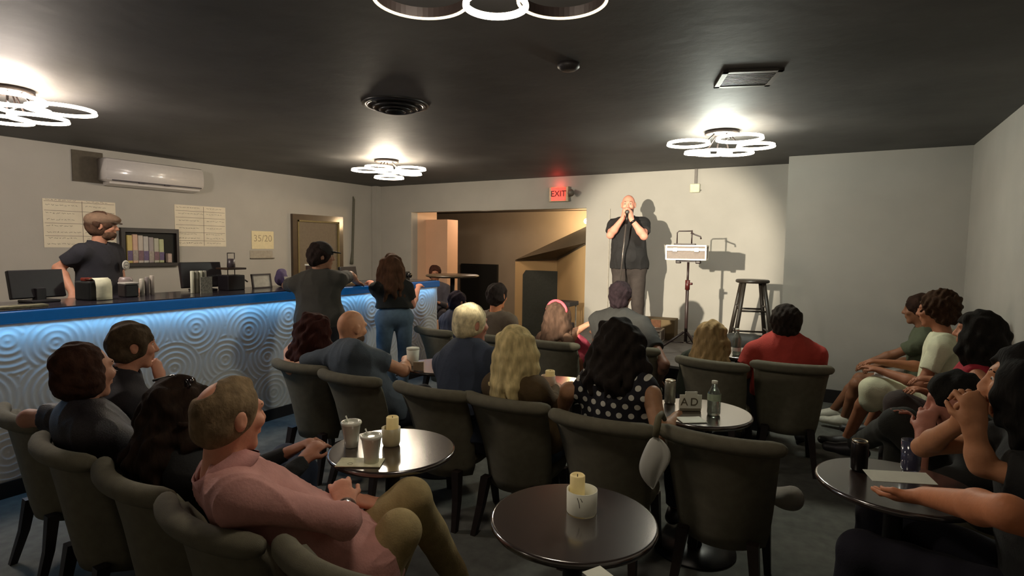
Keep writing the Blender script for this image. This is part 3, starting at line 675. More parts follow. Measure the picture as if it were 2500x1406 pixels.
for i, (R_, z) in enumerate(((.20, -.012), (.155, -.03), (.11, -.045), (.065, -.055))):
    bm = bmesh.new(); n = 44; lathe(bm, [(R_ - .035, z + .02), (R_ - .01, z + .004), (R_, z - .004), (R_ + .008, z + .004), (R_ - .02, z + .024)], n, cap0=False, cap1=False); obj('vent_ring', bm, mat('vent_black', (42, 40, 40), .35, .1), r, True)
obj('collar', lathe(bmesh.new(), [(.235, 0), (.235, -.008), (.19, -.012), (.19, 0)], 44, cap0=False, cap1=False), mat('vent_black', (42, 40, 40)), r, True)
r = empty('ceiling_grille', (-.54, 3.60, CZ), 'square dark return grille in the ceiling near the stage lamp', 'vent', .35)
bm = B(-.16, .16, -.16, -.13, -.015, 0); box(bm, -.16, .16, .13, .16, -.015, 0); box(bm, -.16, -.13, -.16, .16, -.015, 0); box(bm, .13, .16, -.16, .16, -.015, 0); obj('frame', bm, mat('grille_frame', (70, 66, 62), .5), r)
bm = bmesh.new()
for i in range(9): box(bm, -.13, .13, -.125 + i * .028, -.112 + i * .028, -.012, -.006, mtx=None)
obj('slats', bm, mat('grille_slats', (50, 47, 44), .5), r)
o = obj('smoke_detector', lathe(bmesh.new(), [(.06, 0), (.06, -.02), (.04, -.035), (.02, -.037)], 24), mat('detector_black', (46, 42, 42), .5), None, True); q = ZP(1388, 165, 2.58); o.location = (q[0], q[1], CZ); tag(o, 'small round black detector on the ceiling right of centre', 'detector')

# ------------------------------------------------------------------ ring lamps
warm = (255, 236, 200)
glow = mat('lamp_glow', (255, 244, 226), .5, .01, emit=9, ecol=(255, 238, 214)); glow2 = mat('lamp_glow_soft', (255, 240, 214), .5, .01, emit=1.8, ecol=(255, 232, 190))
dark = mat('lamp_metal_dark', (44, 36, 34), .4, .1, metal=.3)
def lamp(c, rings, label, col, power, thick=1):
    r = empty('ring_ceiling_lamp', (c[0], c[1], CZ), label, 'ceiling lamp', 0, 'ring cluster ceiling lamps')
    obj('ceiling_plate', lathe(bmesh.new(), [(.14, 0), (.14, -.025), (.12, -.03)], 32), dark, r, True)
    for i, (x, y, z, R_, st_) in enumerate(rings):
        dx, dy = x - c[0], y - c[1]; bm = ringband(bmesh.new(), (dx, dy, z - CZ), R_, .010, (.034 if st_ == 0 else .016) * thick); rg_ = obj('ring', bm, dark if st_ == 0 else glow, r)
        if st_ == 0:
            g = obj('glow_strip', ringband(bmesh.new(), (dx, dy, z - CZ - .0205 * thick), R_ + .001, .009, .006 * thick), glow2, rg_)
        elif st_ == 1: g = obj('glow_strip', ringband(bmesh.new(), (dx, dy, z - CZ - .008 * thick), R_ + .004, .018, .008), glow, rg_)
        bm = bmesh.new(); d = math.hypot(dx, dy)
        if d > .01: k = max(0, (d - R_)) / d; tube(bm, [(dx * .2, dy * .2, -.02), (dx * .5, dy * .5, z - CZ + .02), (dx * k if k else dx * .6, dy * k if k else dy * .6, z - CZ + .01)], .006, 8); obj('arm', bm, dark, rg_, True)
    ld = bpy.data.lights.new('lamp_light', 'POINT'); ld.energy = power; ld.color = col; ld.shadow_soft_size = .16
    lo = link(bpy.data.objects.new('lamp_light', ld)); lo.parent = r; lo.location = (0, 0, -.16)
def rf(px, py, R_, z=2.46, st_=1):
    p = ZP(px, py, z); d = nrm([p[0], p[1], 0]); p = p - d * R_; return (float(p[0]), float(p[1]), z, R_, st_)
def rp(px, py, R_, z=2.47, st_=1): p = ZP(px, py, z); return (float(p[0]), float(p[1]), z, R_, st_)
lamp((-1.05, 1.48), [rf(1028, 32, .165, 2.46, 0), rf(1210, 40, .108, 2.42, 1), rf(1372, 32, .155, 2.46, 0), rf(1150, -130, .14, 2.48, 0), rf(1290, -150, .11, 2.45, 1)],
     'ring cluster ceiling lamp cut by the top of the photo, nearest the camera', (1, .88, .72), 22)
lamp((-4.72, 5.10), [rp(895, 415, .17), rp(925, 408, .16, 2.5), rp(1003, 412, .17), rp(1003, 424, .13), rp(950, 433, .18, 2.44), rp(950, 419, .15)],
     'ring cluster ceiling lamp over the far end of the bar', (1, .86, .66), 105, 1.2)
lamp((-.95, 5.12), [rp(1681, 350, .17), rp(1806, 337, .18, 2.50), rp(1845, 356, .15), rp(1740, 372, .16, 2.45), rp(1702, 372, .11), rp(1795, 372, .15, 2.44)],
     'ring cluster ceiling lamp nearest the stage and comedian', (.90, .96, .84), 78, 1.2)
lamp((-4.83, 1.62), [rp(15, 240, .20, 2.48), rp(150, 268, .19, 2.46), rp(60, 268, .14, 2.45), rp(95, 290, .17, 2.44), rp(10, 292, .16, 2.42)],
     'ring cluster ceiling lamp at the left edge over the bar', (1, .87, .76), 105, 1.1)
#PART4
# ------------------------------------------------------------------ chairs
chm = mat('chair_fabric_taupe', (104, 99, 82), .9, .10, 25, .3, bscale=400); legm = mat('chair_leg_dark', (34, 24, 20), .45, .2, 20)
def make_chair():
    r = empty('lounge_chair', (0, 0, 0), 'x', 'chair', 0, 'grey upholstered tub chairs')
    s = Sdf(); s.cap((-.11, .17, .36), (.11, .17, .36), .08, k=.03, flat=((0, 0, 1), .8)); s.cap((-.12, .37, .37), (.12, .37, .37), .075, k=.06, flat=((0, 0, 1), .8)); s.cap((-.11, .27, .365), (.11, .27, .365), .09, k=.06, flat=((0, 0, 1), .75))
    obj('seat', s.build(.012), chm, r, True)
    # backrest: curved tub shell narrowing downwards
    def arc(z, half, yo, th, cv):
        L = []; n = 14
        for i in range(n + 1):
            u_ = -1 + 2 * i / n; L.append((u_ * half, yo + cv * abs(u_) ** 2.2, z))
        for i in range(n, -1, -1):
            u_ = -1 + 2 * i / n; L.append((u_ * (half - th * .8), yo + th + cv * .92 * abs(u_) ** 2.2, z))
        return L
    lv = [(.27, .190, .05, .05, .12), (.33, .205, .035, .055, .14), (.45, .218, .015, .06, .13), (.58, .230, -.005, .06, .11), (.70, .240, -.025, .055, .08), (.765, .246, -.045, .05, .06)]
    bm = bmesh.new(); ring_loft(bm, [arc(*q) for q in lv]); bmesh.ops.recalc_face_normals(bm, faces=bm.faces)
    obj('backrest', bm, chm, r, True)
    pts = []; rad = []
    for i in range(17):
        u_ = -1 + 2 * i / 16; pts.append((u_ * .25, -.045 + .06 * abs(u_) ** 2.2, .775)); rad.append(.036 * (1 if abs(u_) < .97 else .8))
    bm = bmesh.new(); tube(bm, [(pts[0][0] - .012, pts[0][1] + .01, .775)] + pts + [(pts[-1][0] + .012, pts[-1][1] + .01, .775)], [.018] + rad + [.018], 14); obj('top_roll', bm, chm, r, True)
    for x, y, dx, dy in ((-.15, .07, -.035, -.07), (.15, .07, .035, -.07), (-.16, .42, -.02, .03), (.16, .42, .02, .03)):
        bm = bmesh.new(); L = []
        for t in (0, .5, 1):
            w = .024 - .009 * t; cx, cy = x + dx * t, y + dy * t ** 1.5; z = .32 * (1 - t)
            L.append([(cx - w, cy - w, z), (cx + w, cy - w, z), (cx + w, cy + w, z), (cx - w, cy + w, z)])
        ring_loft(bm, L[::-1]); obj('leg', bm, legm, r)
    return r
ch0 = make_chair(); used = False
def chair(x, y, rz, label):
    global used
    c = ch0 if not used else copy_tree(ch0); used = True
    c.location = (x, y, 0); c.rotation_euler.z = math.radians(rz); c['label'] = label; return c
CH = [(-3.30, 1.08, -4, 'grey tub chair of the man with hand on chin, farthest left in the nearest row'),
      (-2.63, .99, -4, 'grey tub chair under the person in the sparkly dark top'),
      (-2.09, .98, -4, 'grey tub chair behind the dark-haired woman with the hair clip'),
      (-1.59, .94, -3, 'grey tub chair the man in the pink shirt leans back in'),
      (-1.05, .98, 2, 'empty grey tub chair at the bottom edge beside the man in pink'),
      (-3.14, 2.53, 0, 'grey tub chair under the woman with curly auburn hair'),
      (-2.62, 2.48, 0, 'grey tub chair behind the bald man in the blue grey shirt'),
      (-2.00, 2.50, 0, 'grey tub chair behind the white-haired man in navy'),
      (-1.52, 2.53, 0, 'grey tub chair behind the blonde woman in the brown top'),
      (-.965, 2.48, 0, 'grey tub chair behind the woman in the polka dot top'),
      (-.435, 2.53, 0, 'empty grey tub chair nearest the camera, right of the hanging white bag'),
      (-3.40, 4.30, -10, 'grey tub chair by the end of the bar, left of the white-haired man head'),
      (-2.68, 4.30, 0, 'grey tub chair behind the man in the taupe shirt'),
      (-2.13, 4.30, 0, 'grey tub chair behind the person with the pink headband'),
      (-1.50, 4.45, 0, 'grey tub chair of the large man in black before the stage'),
      (-.80, 4.22, -8, 'grey tub chair behind the curly light-haired person in front of the stage'),
      (-.29, 4.42, 8, 'grey tub chair behind the person in the red shirt'),
      (.87, 5.85, 90, 'grey tub chair in the back right corner under the man in green'),
      (.87, 5.15, 90, 'grey tub chair along the right wall under the woman in the white floral dress'),
      (.87, 4.35, 90, 'grey tub chair along the right wall under the woman in red'),
      (.87, 3.20, 90, 'grey tub chair along the right wall under the bending person'),
      (.87, 2.30, 88, 'grey tub chair along the right wall under the person with clasped hands'),
      (.87, 1.50, 88, 'grey tub chair at the lower right edge under the person holding the card')]
for c in CH: chair(*c)

# ------------------------------------------------------------------ tables and things on them
ttop = mat('table_top_dark_gloss', (54, 42, 38), .24, .12, 6, coat=.6, spec=.6); ttop.node_tree.nodes['Principled BSDF'].inputs['Coat IOR'].default_value = 2.3
ttop.node_tree.nodes['Principled BSDF'].inputs['Coat Roughness'].default_value = .14
ttop.node_tree.nodes['Principled BSDF'].inputs['Coat Weight'].default_value = 1
tbase = mat('table_base_black', (26, 24, 24), .4)
tb0 = None
def table(x, y, label, R_=.285):
    global tb0
    if tb0 is None:
        r = tb0 = empty('round_table', (x, y, 0), label, 'table', 0, 'small round cafe tables')
        obj('tabletop', lathe(bmesh.new(), [(.24, .722), (.257, .727), (.263, .737), (.261, .747), (.254, .75)], 64), ttop, r, True).data.polygons.foreach_set('use_smooth', [len(p.vertices) < 10 for p in r.children[0].data.polygons])
        obj('pedestal', lathe(bmesh.new(), [(.04, .02), (.035, .05), (.03, .70), (.06, .722)], 20), tbase, r, True)
        obj('base_plate', lathe(bmesh.new(), [(.21, 0), (.21, .012), (.05, .028)], 40), tbase, r, True)
        return r
    c = copy_tree(tb0); c.location = (x, y, 0); c['label'] = label; return c
table(-.70, 1.60, 'round dark glossy table nearest the camera with candle in a paper sleeve')
table(-1.60, 1.76, 'round dark glossy table with two plastic cups, in front of the man in pink')
table(.20, 2.47, 'round table at the right edge with a can and a white card')
table(-.62, 3.03, 'round table behind the polka dot woman, with the paper menu lettered AD')
table(-1.50, 3.12, 'round table in front of the blonde woman with a cup and candle')
table(-2.44, 3.20, 'round table between the bald man and the white-haired man')
table(-.72, 4.98, 'round table in front of the stage with a water bottle')
TT = .75
cream = mat('candle_wax_cream', (225, 205, 150), .6, .03, emit=.10, ecol=(255, 220, 140)); white = mat('paper_white', (224, 224, 208), .7, .03); frost = mat('plastic_cup_frosted', (214, 214, 198), .25, .04, trans=.08, coat=.3)
def put(o, p, rz=0): o.location = (float(p[0]), float(p[1]), float(p[2]) if len(p) > 2 else TT); o.rotation_euler.z = rz; return o
def candle(p, label, h=.10, R_=.027, sleeve=None):
    r = empty('pillar_candle', p, label, 'candle', 0, 'table candles')
    obj('wax', lathe(bmesh.new(), [(R_, 0), (R_, h - .004), (R_ - .004, h), (R_ - .006, h - .006), (.004, h - .008)], 28), cream, r, True)
    bm = bmesh.new(); tube(bm, [(0, 0, h - .008), (0, 0, h + .001)], .0015, 6); obj('wick', bm, basem, r)
    return r
p = ZP(1420, 1248, .75)
pw = np.array([p[0], p[1], .752])
r = empty('paper_sleeve', pw, 'white round paper sleeve around the candle on the nearest table', 'sleeve')
obj('band', lathe(bmesh.new(), [(.0485, 0), (.0495, .072), (.047, .072), (.046, .002)], 40, cap0=False, cap1=False), white, r, True)
bm = bmesh.new(); tube(bm, [(.048, -.012, .062), (.049, -.006, .045), (.0485, -.004, .03)], .0012, 5); tube(bm, [(.049, -.002, .062), (.049, .004, .05)], .0012, 5)
o = obj('pencil_marks', bm, mat('pencil_dark', (120, 112, 104), .8), r); o.rotation_euler.z = math.radians(-70)
candle((pw[0] - .022, pw[1] + .012, .752), 'cream pillar candle standing in the white paper sleeve on the nearest table', .112, .0245)
p = ZP(1446, 1392, .75); o = put(obj('white_card', B(-.06, .06, -.03, .03, 0, .002), white), (p[0] + .05, p[1] - .03, .752), -.5); tag(o, 'white paper strip at the near edge of the front table, cut by the photo', 'card')
# table two
def cup(p, label, lid=True):
    r = empty('plastic_cup', (float(p[0]), float(p[1]), .752), label, 'cup', 0, 'plastic cups on the left table')
    obj('cup_wall', lathe(bmesh.new(), [(.028, 0), (.030, .03), (.039, .098), (.041, .10), (.0385, .10), (.0285, .03), (.026, .003)], 36, cap1=True), frost, r, True)
    obj('lid', lathe(bmesh.new(), [(.0425, .096), (.0435, .103), (.041, .107), (.035, .106), (.034, .100), (.010, .101)], 36, cap0=False), frost, r, True)
    bm = bmesh.new(); tube(bm, [(.0, .0, .06), (-.02, .0, .105), (-.032, 0, .125)], .003, 8); obj('straw_end', bm, white, r, True); return r
p2 = ZP(858, 1090, .75); cup((p2[0], p2[1]), 'frosted plastic cup on the left table, standing behind the white card')
p3 = ZP(907, 1126, .757); c2 = cup((p3[0], p3[1]), 'frosted plastic cup with a bright lid standing on the white card'); c2.location.z = .7565
c = ZP(880, 1130, .752); a = c; o = obj('menu_card', B(-.086, .086, -.045, .045, 0, .003), mat('card_bright', (214, 210, 176), .6)); put(o, (c[0], c[1], .7525), YAW); tag(o, 'white card lying under a cup on the left table', 'card')
bm = ringband(bmesh.new(), (-.035, -.018, .0035), .010, .0015, .0008, 24); q = obj('printed_logo', bm, mat('logo_grey', (150, 146, 120), .8), o)
p4 = ZP(955, 1086, .75); r = empty('drinking_glass', (float(p4[0]), float(p4[1]), .752), 'frosted tumbler with a candle set into it on the left table', 'glass')
obj('tumbler', lathe(bmesh.new(), [(.034, 0), (.038, .01), (.040, .075), (.037, .075), (.035, .01), (.03, .006)], 36), mat('tumbler_cream', (206, 192, 150), .4, .03, trans=.25), r, True)
candle((float(p4[0]) + .004, float(p4[1]) + .004, .759), 'cream candle rising out of the tumbler on the left table', .115, .026)
# table three
p = ZP(2096, 1148, .75); r = empty('drink_can', (float(p[0]), float(p[1]), .752), 'dark slim can with a shiny lid on the right table', 'can'); obj('can_body', lathe(bmesh.new(), [(.026, 0), (.03, .006), (.03, .105), (.025, .115)], 28), mat('can_dark', (26, 20, 18), .3, metal=.3), r, True); obj('can_lid', lathe(bmesh.new(), [(.026, .112), (.027, .118), (.024, .116), (.022, .113)], 28), mat('can_lid', (190, 170, 140), .3, metal=.8), r, True)
p = ZP(2222, 1150, .75); r = empty('drinking_glass', (float(p[0]), float(p[1]), .752), 'clear glass between the white card and the dark figure on the right', 'glass'); obj('tumbler', lathe(bmesh.new(), [(.026, 0), (.032, .01), (.035, .12), (.033, .12), (.029, .012), (.02, .008)], 28), mat('glass_clear_purple', (120, 120, 150), .1, .03, trans=.7, coat=.5), r, True)
o = put(obj('white_card', B(-.10, .10, -.035, .035, 0, .002), white), ZP(2196, 1165, .85), YAW - .12); o.rotation_euler.x = math.radians(10); tag(o, 'white card held over the right table by a hand', 'card')
# table four
p = ZP(1685, 1003, .75); r = empty('paper_menu_tent', (float(p[0]), float(p[1]), .752), 'white folded paper tent lettered AD on the table behind the polka dot woman', 'menu tent', YAW)
bm = B(-.058, .058, -.004, .0, .012, .085); box(bm, -.030, .034, -.004, 0, .085, .102); obj('front_sheet', bm, white, r)
obj('base_band', B(-.055, .055, -.006, .006, 0, .013), mat('tent_band_grey', (130, 124, 104), .7), r)
obj('back_sheet', B(-.052, .052, .0, .03, .0, .05), white, r)
lt = mat('tent_letter_brown', (96, 88, 68), .8)
for ch_, dx in (('A', -.034), ('D', .018)):
    me = text_mesh('letter', ch_, .058, lt, Matrix.Translation((dx, -.0052, .046)) @ Matrix.Rotation(PI / 2, 4, 'X')); me.parent = r
p = ZP(1687, 1026, .75); o = put(obj('white_card', B(-.062, .062, -.052, .045, 0, .003), white), (p[0], p[1], .7525), YAW + .1); tag(o, 'bright white card lying in front of the AD paper tent', 'card')
p = ZP(1635, 984, .75); r = empty('drink_can', (float(p[0]), float(p[1]), .752), 'tall silver can left of the AD paper tent', 'can'); obj('can_body', lathe(bmesh.new(), [(.026, 0), (.03, .006), (.03, .115), (.025, .125)], 28), mat('can_silver', (150, 146, 132), .35, .15, 30, metal=.7), r, True); obj('can_lid', lathe(bmesh.new(), [(.026, .122), (.027, .128), (.024, .126), (.022, .122)], 28), mat('can_lid', (190, 170, 140)), r, True)
p = ZP(1742, 1012, .75); r = empty('water_bottle', (float(p[0]), float(p[1]), .752), 'small clear bottle with pale label right of the AD paper tent', 'bottle'); obj('bottle_body', lathe(bmesh.new(), [(.03, 0), (.033, .01), (.033, .11), (.02, .135), (.013, .15), (.013, .165)], 28), mat('bottle_clear', (150, 160, 150), .15, .05, trans=.7, coat=.4), r, True); obj('bottle_label', lathe(bmesh.new(), [(.034, .075), (.034, .11)], 28, cap0=False, cap1=False), mat('label_pale', (170, 186, 160), .6), r, True); obj('bottle_cap', lathe(bmesh.new(), [(.015, .16), (.015, .175)], 20), white, r, True)
p = ZP(1798, 866, .75); r = empty('water_bottle', (float(p[0]), float(p[1]), .752), 'clear water bottle in front of the stage, left of the red shirt', 'bottle'); obj('bottle_body', lathe(bmesh.new(), [(.03, 0), (.033, .01), (.034, .13), (.02, .17), (.013, .185), (.013, .20)], 28), mat('bottle_clear', (150, 160, 150)), r, True); obj('bottle_label', lathe(bmesh.new(), [(.035, .03), (.035, .06)], 28, cap0=False, cap1=False), mat('label_white', (220, 224, 214), .6), r, True); obj('bottle_cap', lathe(bmesh.new(), [(.015, .195), (.015, .212)], 20), white, r, True)
# tables five, six
p = ZP(1338, 958, .75); r = empty('paper_cup', (float(p[0]), float(p[1]), .752), 'pinkish paper cup wrapped round a candle beside the blonde woman', 'cup'); obj('cup_wall', lathe(bmesh.new(), [(.035, 0), (.042, .10), (.039, .10), (.033, .004)], 28), mat('cup_pinkish', (205, 176, 150), .7), r, True)
candle((float(p[0]) + .008, float(p[1]) + .006, .757), 'yellow candle top showing above the pinkish paper cup', .125, .028)
p = ZP(1008, 892, .75); r = empty('paper_cup', (float(p[0]), float(p[1]), .752), 'white cup on the table at the bald man right hand', 'cup'); obj('cup_wall', lathe(bmesh.new(), [(.038, 0), (.046, .12), (.042, .12), (.036, .004)], 28), white, r, True); obj('lid', lathe(bmesh.new(), [(.047, .115), (.045, .125), (.02, .13)], 28), white, r, True)
p = ZP(1022, 905, .75); o = put(obj('card_stand', B(-.035, .035, -.01, .01, 0, .06, .003), mat('stand_beige', (160, 138, 110), .6)), (p[0], p[1], .752), YAW); tag(o, 'small beige card stand in front of the white cup near the bald man', 'card')

# white bag hanging between two chairs
bgc = YP(1598, 1128, 2.36); r = empty('shoulder_bag', (float(bgc[0]), 2.36, .50), 'shiny white leaf-shaped bag hanging between two tub chairs', 'bag')
bm = bmesh.new(); L = []
for t in np.linspace(0, 1, 15):
    w = .062 * math.sin(PI * min(1, t ** .85)) ** .8 + .002; zz = .115 - .235 * t; xo = .012 * math.sin(t * 6)
    L.append([(xo + w * math.cos(a) * (1 if math.cos(a) < 0 else .9), .022 * math.sin(a) * (w / .06) + (.010 if abs(a - 5.2) < .35 else 0), zz) for a in [2 * PI * k / 20 for k in range(20)]])
ring_loft(bm, L); bmesh.ops.recalc_face_normals(bm, faces=bm.faces)
o = obj('bag_body', bm, mat('bag_white_satin', (205, 205, 196), .32, .04, 10, .25, bscale=14), r, True); o.location.z = float(bgc[2]) - .50; o.rotation_euler.z = YAW * .6
bm = bmesh.new(); z0 = float(bgc[2]) - .50
tube(bm, [(0, 0, z0 + .11), (.004, .01, z0 + .16), (.0, .04, z0 + .185), (.0, .09, z0 + .19), (.0, .14, z0 + .15)], [.014, .016, .014, .012, .010], 8); obj('strap', bm, mat('bag_strap_taupe', (96, 90, 66), .8), r, True)
s = Sdf(); s.ell((.15, .33, .47), (.045, .06, .05)); s.ell((.10, .32, .46), (.08, .07, .035), k=.04); o = obj('folded_garment', s.build(.012, disp=.01, dfr=30), mat('garment_pale', (140, 134, 124), .8, .08), None, True); o.location = (-.30, 2.46, .02); tag(o, 'pale folded garment on the seat of the nearest empty chair', 'garment')

# ------------------------------------------------------------------ stage things
SZ = .50
def seg_(a, b, t): return a + (b - a) * t
r = empty('tripod_stand', (-1.385, 5.95, SZ), 'black tripod stand on the stage carrying the silver case', 'stand'); blk = mat('stand_black', (44, 30, 28), .45, .15)
bm = bmesh.new(); tube(bm, [(0, 0, .14), (0, 0, .75)], .017, 12); obj('lower_pole', bm, blk, r, True)
bm = bmesh.new(); tube(bm, [(0, 0, .70), (0, 0, .97)], .012, 12); obj('upper_pole', bm, blk, r, True)
bm = bmesh.new(); tube(bm, [(0, 0, .68), (0, 0, .78)], .024, 12); tube(bm, [(0, 0, .74), (.05, -.02, .745)], .012, 10); obj('collar_knob', bm, mat('knob_red_brown', (70, 22, 20), .4), r, True)
for a in (200, 325, 80):
    ca, sa = math.cos(math.radians(a)), math.sin(math.radians(a)); bm = bmesh.new(); tube(bm, [(ca * .02, sa * .02, .24), (ca * .32, sa * .32, .012)], .012, 8); tube(bm, [(ca * .02, sa * .02, .13), (ca * .16, sa * .16, .135)], .006, 6); obj('leg', bm, blk, r, True)
bm = B(-.10, .10, -.02, .02, .965, .985); box(bm, -.125, -.075, -.025, .025, .95, .99, .008); box(bm, .075, .125, -.025, .025, .95, .99, .008); obj('head_bracket', bm, blk, r)
def flight(name, loc, w, d, h, label, rz=0, cat='case'):
    r = empty(name, loc, label, cat, rz); pm = mat('case_panel', (104, 88, 78), .5, .15, 50); am = mat('case_aluminium', (205, 196, 184), .35, .05, metal=.5)
    obj('panel', B(-w / 2 + .008, w / 2 - .008, -d / 2 + .008, d / 2 - .008, .004, h - .004), pm, r)
    bm = bmesh.new(); e = .016
    for x in (-w / 2, w / 2 - e):
        for y in (-d / 2, d / 2 - e): box(bm, x, x + e, y, y + e, 0, h, .003)
    for z in (0, h - e):
        for y in (-d / 2, d / 2 - e): box(bm, -w / 2, w / 2, y, y + e, z, z + e, .003)
        for x in (-w / 2, w / 2 - e): box(bm, x, x + e, -d / 2, d / 2, z, z + e, .003)
    box(bm, -w / 2, w / 2, -d / 2 - .002, -d / 2 + .01, h * .62, h * .78, .002); obj('edge_trim', bm, am, r)
    bm = B(-w * .32, -w * .20, -d / 2 - .008, -d / 2, h * .55, h * .82, .002); box(bm, w * .20, w * .32, -d / 2 - .008, -d / 2, h * .55, h * .82, .002); obj('latches', bm, mat('latch_grey', (120, 108, 100), .35, metal=.6), r); return r
flight('equipment_case', (-1.40, 5.95, SZ + .985), .40, .26, .155, 'brown panelled silver-edged case on top of the tripod stand', .12)
r = empty('desk_stand', (-1.43, 5.95, SZ + 1.141), 'small black frame with a short boom arm on top of the silver case', 'stand', .12)
obj('base_plate', B(-.10, .11, -.06, .06, 0, .014, .004), blk, r); bm = bmesh.new(); tube(bm, [(-.075, 0, .01), (-.075, 0, .125), (-.06, 0, .14), (.07, 0, .142)], .006, 8); obj('frame_tube', bm, blk, r, True)
bm = bmesh.new(); tube(bm, [(.07, 0, .01), (.07, 0, .15)], .007, 8); obj('upright', bm, blk, r, True); bm = bmesh.new(); tube(bm, [(.06, 0, .125), (.10, 0, .105), (.155, 0, .085), (.16, 0, .06)], [.01, .007, .007, .009], 8); obj('boom_arm', bm, blk, r, True)
flight('equipment_case', (-2.02, 6.62, SZ), .42, .26, .15, 'silver-edged case lying on the stage floor behind the large man', .1)
r = empty('cardboard_box', (-1.98, 6.95, SZ), 'brown box with dark top on the stage floor behind the silver case', 'box', .1); obj('carton', B(-.22, .24, -.14, .14, 0, .24, .004), mat('carton_olive_brown', (110, 92, 62), .8, .1, 10), r); obj('top_cloth', B(-.19, .08, -.145, -.10, .11, .235, .006), mat('cloth_rust', (96, 60, 36), .8, .2, 30), r)
# stool
r = empty('wooden_stool', (-.82, 6.38, SZ), 'tall dark wooden stool on the stage beside the wall', 'stool', .3); wd = mat('stool_dark_wood', (48, 42, 36), .4, .25, 12)
obj('seat', lathe(bmesh.new(), [(.15, .755), (.165, .762), (.165, .782), (.155, .79)], 40), wd, r, True)
for sx in (-1, 1):
    for sy in (-1, 1):
        bm = bmesh.new(); tube(bm, [(.095 * sx, .095 * sy, .757), (.20 * sx, .20 * sy, 0)], [.02, .022], 10); obj('leg', bm, wd, r, True)
def lp(z): t = (.757 - z) / .757; return .10 + .09 * t
for z, sides in ((.47, 'xy'), (.22, 'xy')):
    for sg_ in (-1, 1):
        w = lp(z); bm = bmesh.new(); tube(bm, [(-w, w * sg_, z), (w, w * sg_, z)], .010, 8); obj('rung', bm, wd, r, True)
        w = lp(z + .04); bm = bmesh.new(); tube(bm, [(w * sg_, -w, z + .04), (w * sg_, w, z + .04)], .010, 8); obj('rung', bm, wd, r, True)
# black bag/speaker at foot of stool
r = empty('floor_speaker', (-.84, 5.93, SZ), 'rounded dark speaker box lying at the foot of the stool', 'speaker', .1)
s = Sdf(); s.cap((-.07, 0, .155), (.09, 0, .155), .125, k=.02, flat=((0, 1, 0), .8)); s.cap((-.10, .0, .085), (.12, 0, .085), .085, k=.05); obj('shell', s.build(.012), mat('speaker_dark', (58, 56, 52), .6, .15), r, True)
bm = bmesh.new(); tube(bm, [(.17, -.05, .24), (.20, -.07, .20), (.205, -.07, .06)], .022, 10); obj('pale_handle', bm, mat('handle_pale', (150, 148, 140), .4), r, True)
# microphone stand and microphone
mb = YP(1512, 700, 6.10); mt_ = YP(1528, 548, 6.10); mm = seg_(mb, mt_, .2)
r = empty('microphone_stand', (float(mb[0]) - .02, 6.10, SZ), 'thin microphone stand before the comedian', 'microphone stand'); sm_ = mat('stand_steel', (120, 112, 106), .3, metal=.6)
obj('round_base', lathe(bmesh.new(), [(.13, 0), (.13, .015), (.02, .03)], 32), blk, r, True)
bm = bmesh.new(); tube(bm, [(0, 0, .02), (.02, 0, float(mb[2]) - SZ)], .011, 10); obj('lower_tube', bm, sm_, r, True); bm = bmesh.new(); tube(bm, [(.02, 0, float(mb[2]) - SZ - .02), (.02 + float(mt_[0] - mb[0]), 0, float(mt_[2]) - SZ)], .008, 10); obj('upper_tube', bm, sm_, r, True)
bm = bmesh.new(); tube(bm, [(.018, 0, float(mb[2]) - SZ - .05), (.022, 0, float(mb[2]) - SZ + .04)], .017, 12); obj('clutch', bm, mat('clutch_pale', (170, 162, 150), .35), r, True)
# thin conduit on stage wall
q = YP(1488, 560, BY); tag(obj('wall_conduit', B(float(q[0]) - .006, float(q[0]) + .006, BY - .014, BY, .56, 2.13), mat('conduit_pale', (176, 170, 158), .5)), 'thin pale conduit running down the stage wall left of the comedian', 'conduit')
# chrome framed stool in the opening
r = empty('chrome_trolley', (-3.30, 7.10, 0), 'chrome framed stand with a dark top in the hallway opening', 'stand'); cm_ = mat('chrome_tube', (200, 192, 176), .25, metal=.7)
obj('dark_top', B(-.20, .14, -.15, .15, .80, .86, .01), mat('cushion_dark', (60, 54, 52), .7), r)
for x in (-.15, .11):
    for y in (-.12, .12):
        bm = bmesh.new(); tube(bm, [(x, y, 0), (x, y, .80)], .011, 8); obj('frame_leg', bm, cm_, r, True)
for z in (.60, .28):
    bm = bmesh.new(); tube(bm, [(-.15, -.12, z), (.11, -.12, z)], .009, 8); obj('cross_rail', bm, cm_, r, True)
obj('lower_shelf', B(-.14, .10, -.11, .11, .34, .56, .01), mat('shelf_box_purple_grey', (84, 76, 82), .7), r)
#PART5
# ------------------------------------------------------------------ people in the room
def hd(x, y, Yv): return YP(x, y, Yv) - np.array([0, 0, .115])
def hx(x, y, Xv): return XP(x, y, Xv) - np.array([0, 0, .115])
UP = np.array([0, 0, 1.]); WH = nrm(cr0)
T_ = lambda *a: np.array(a, float)
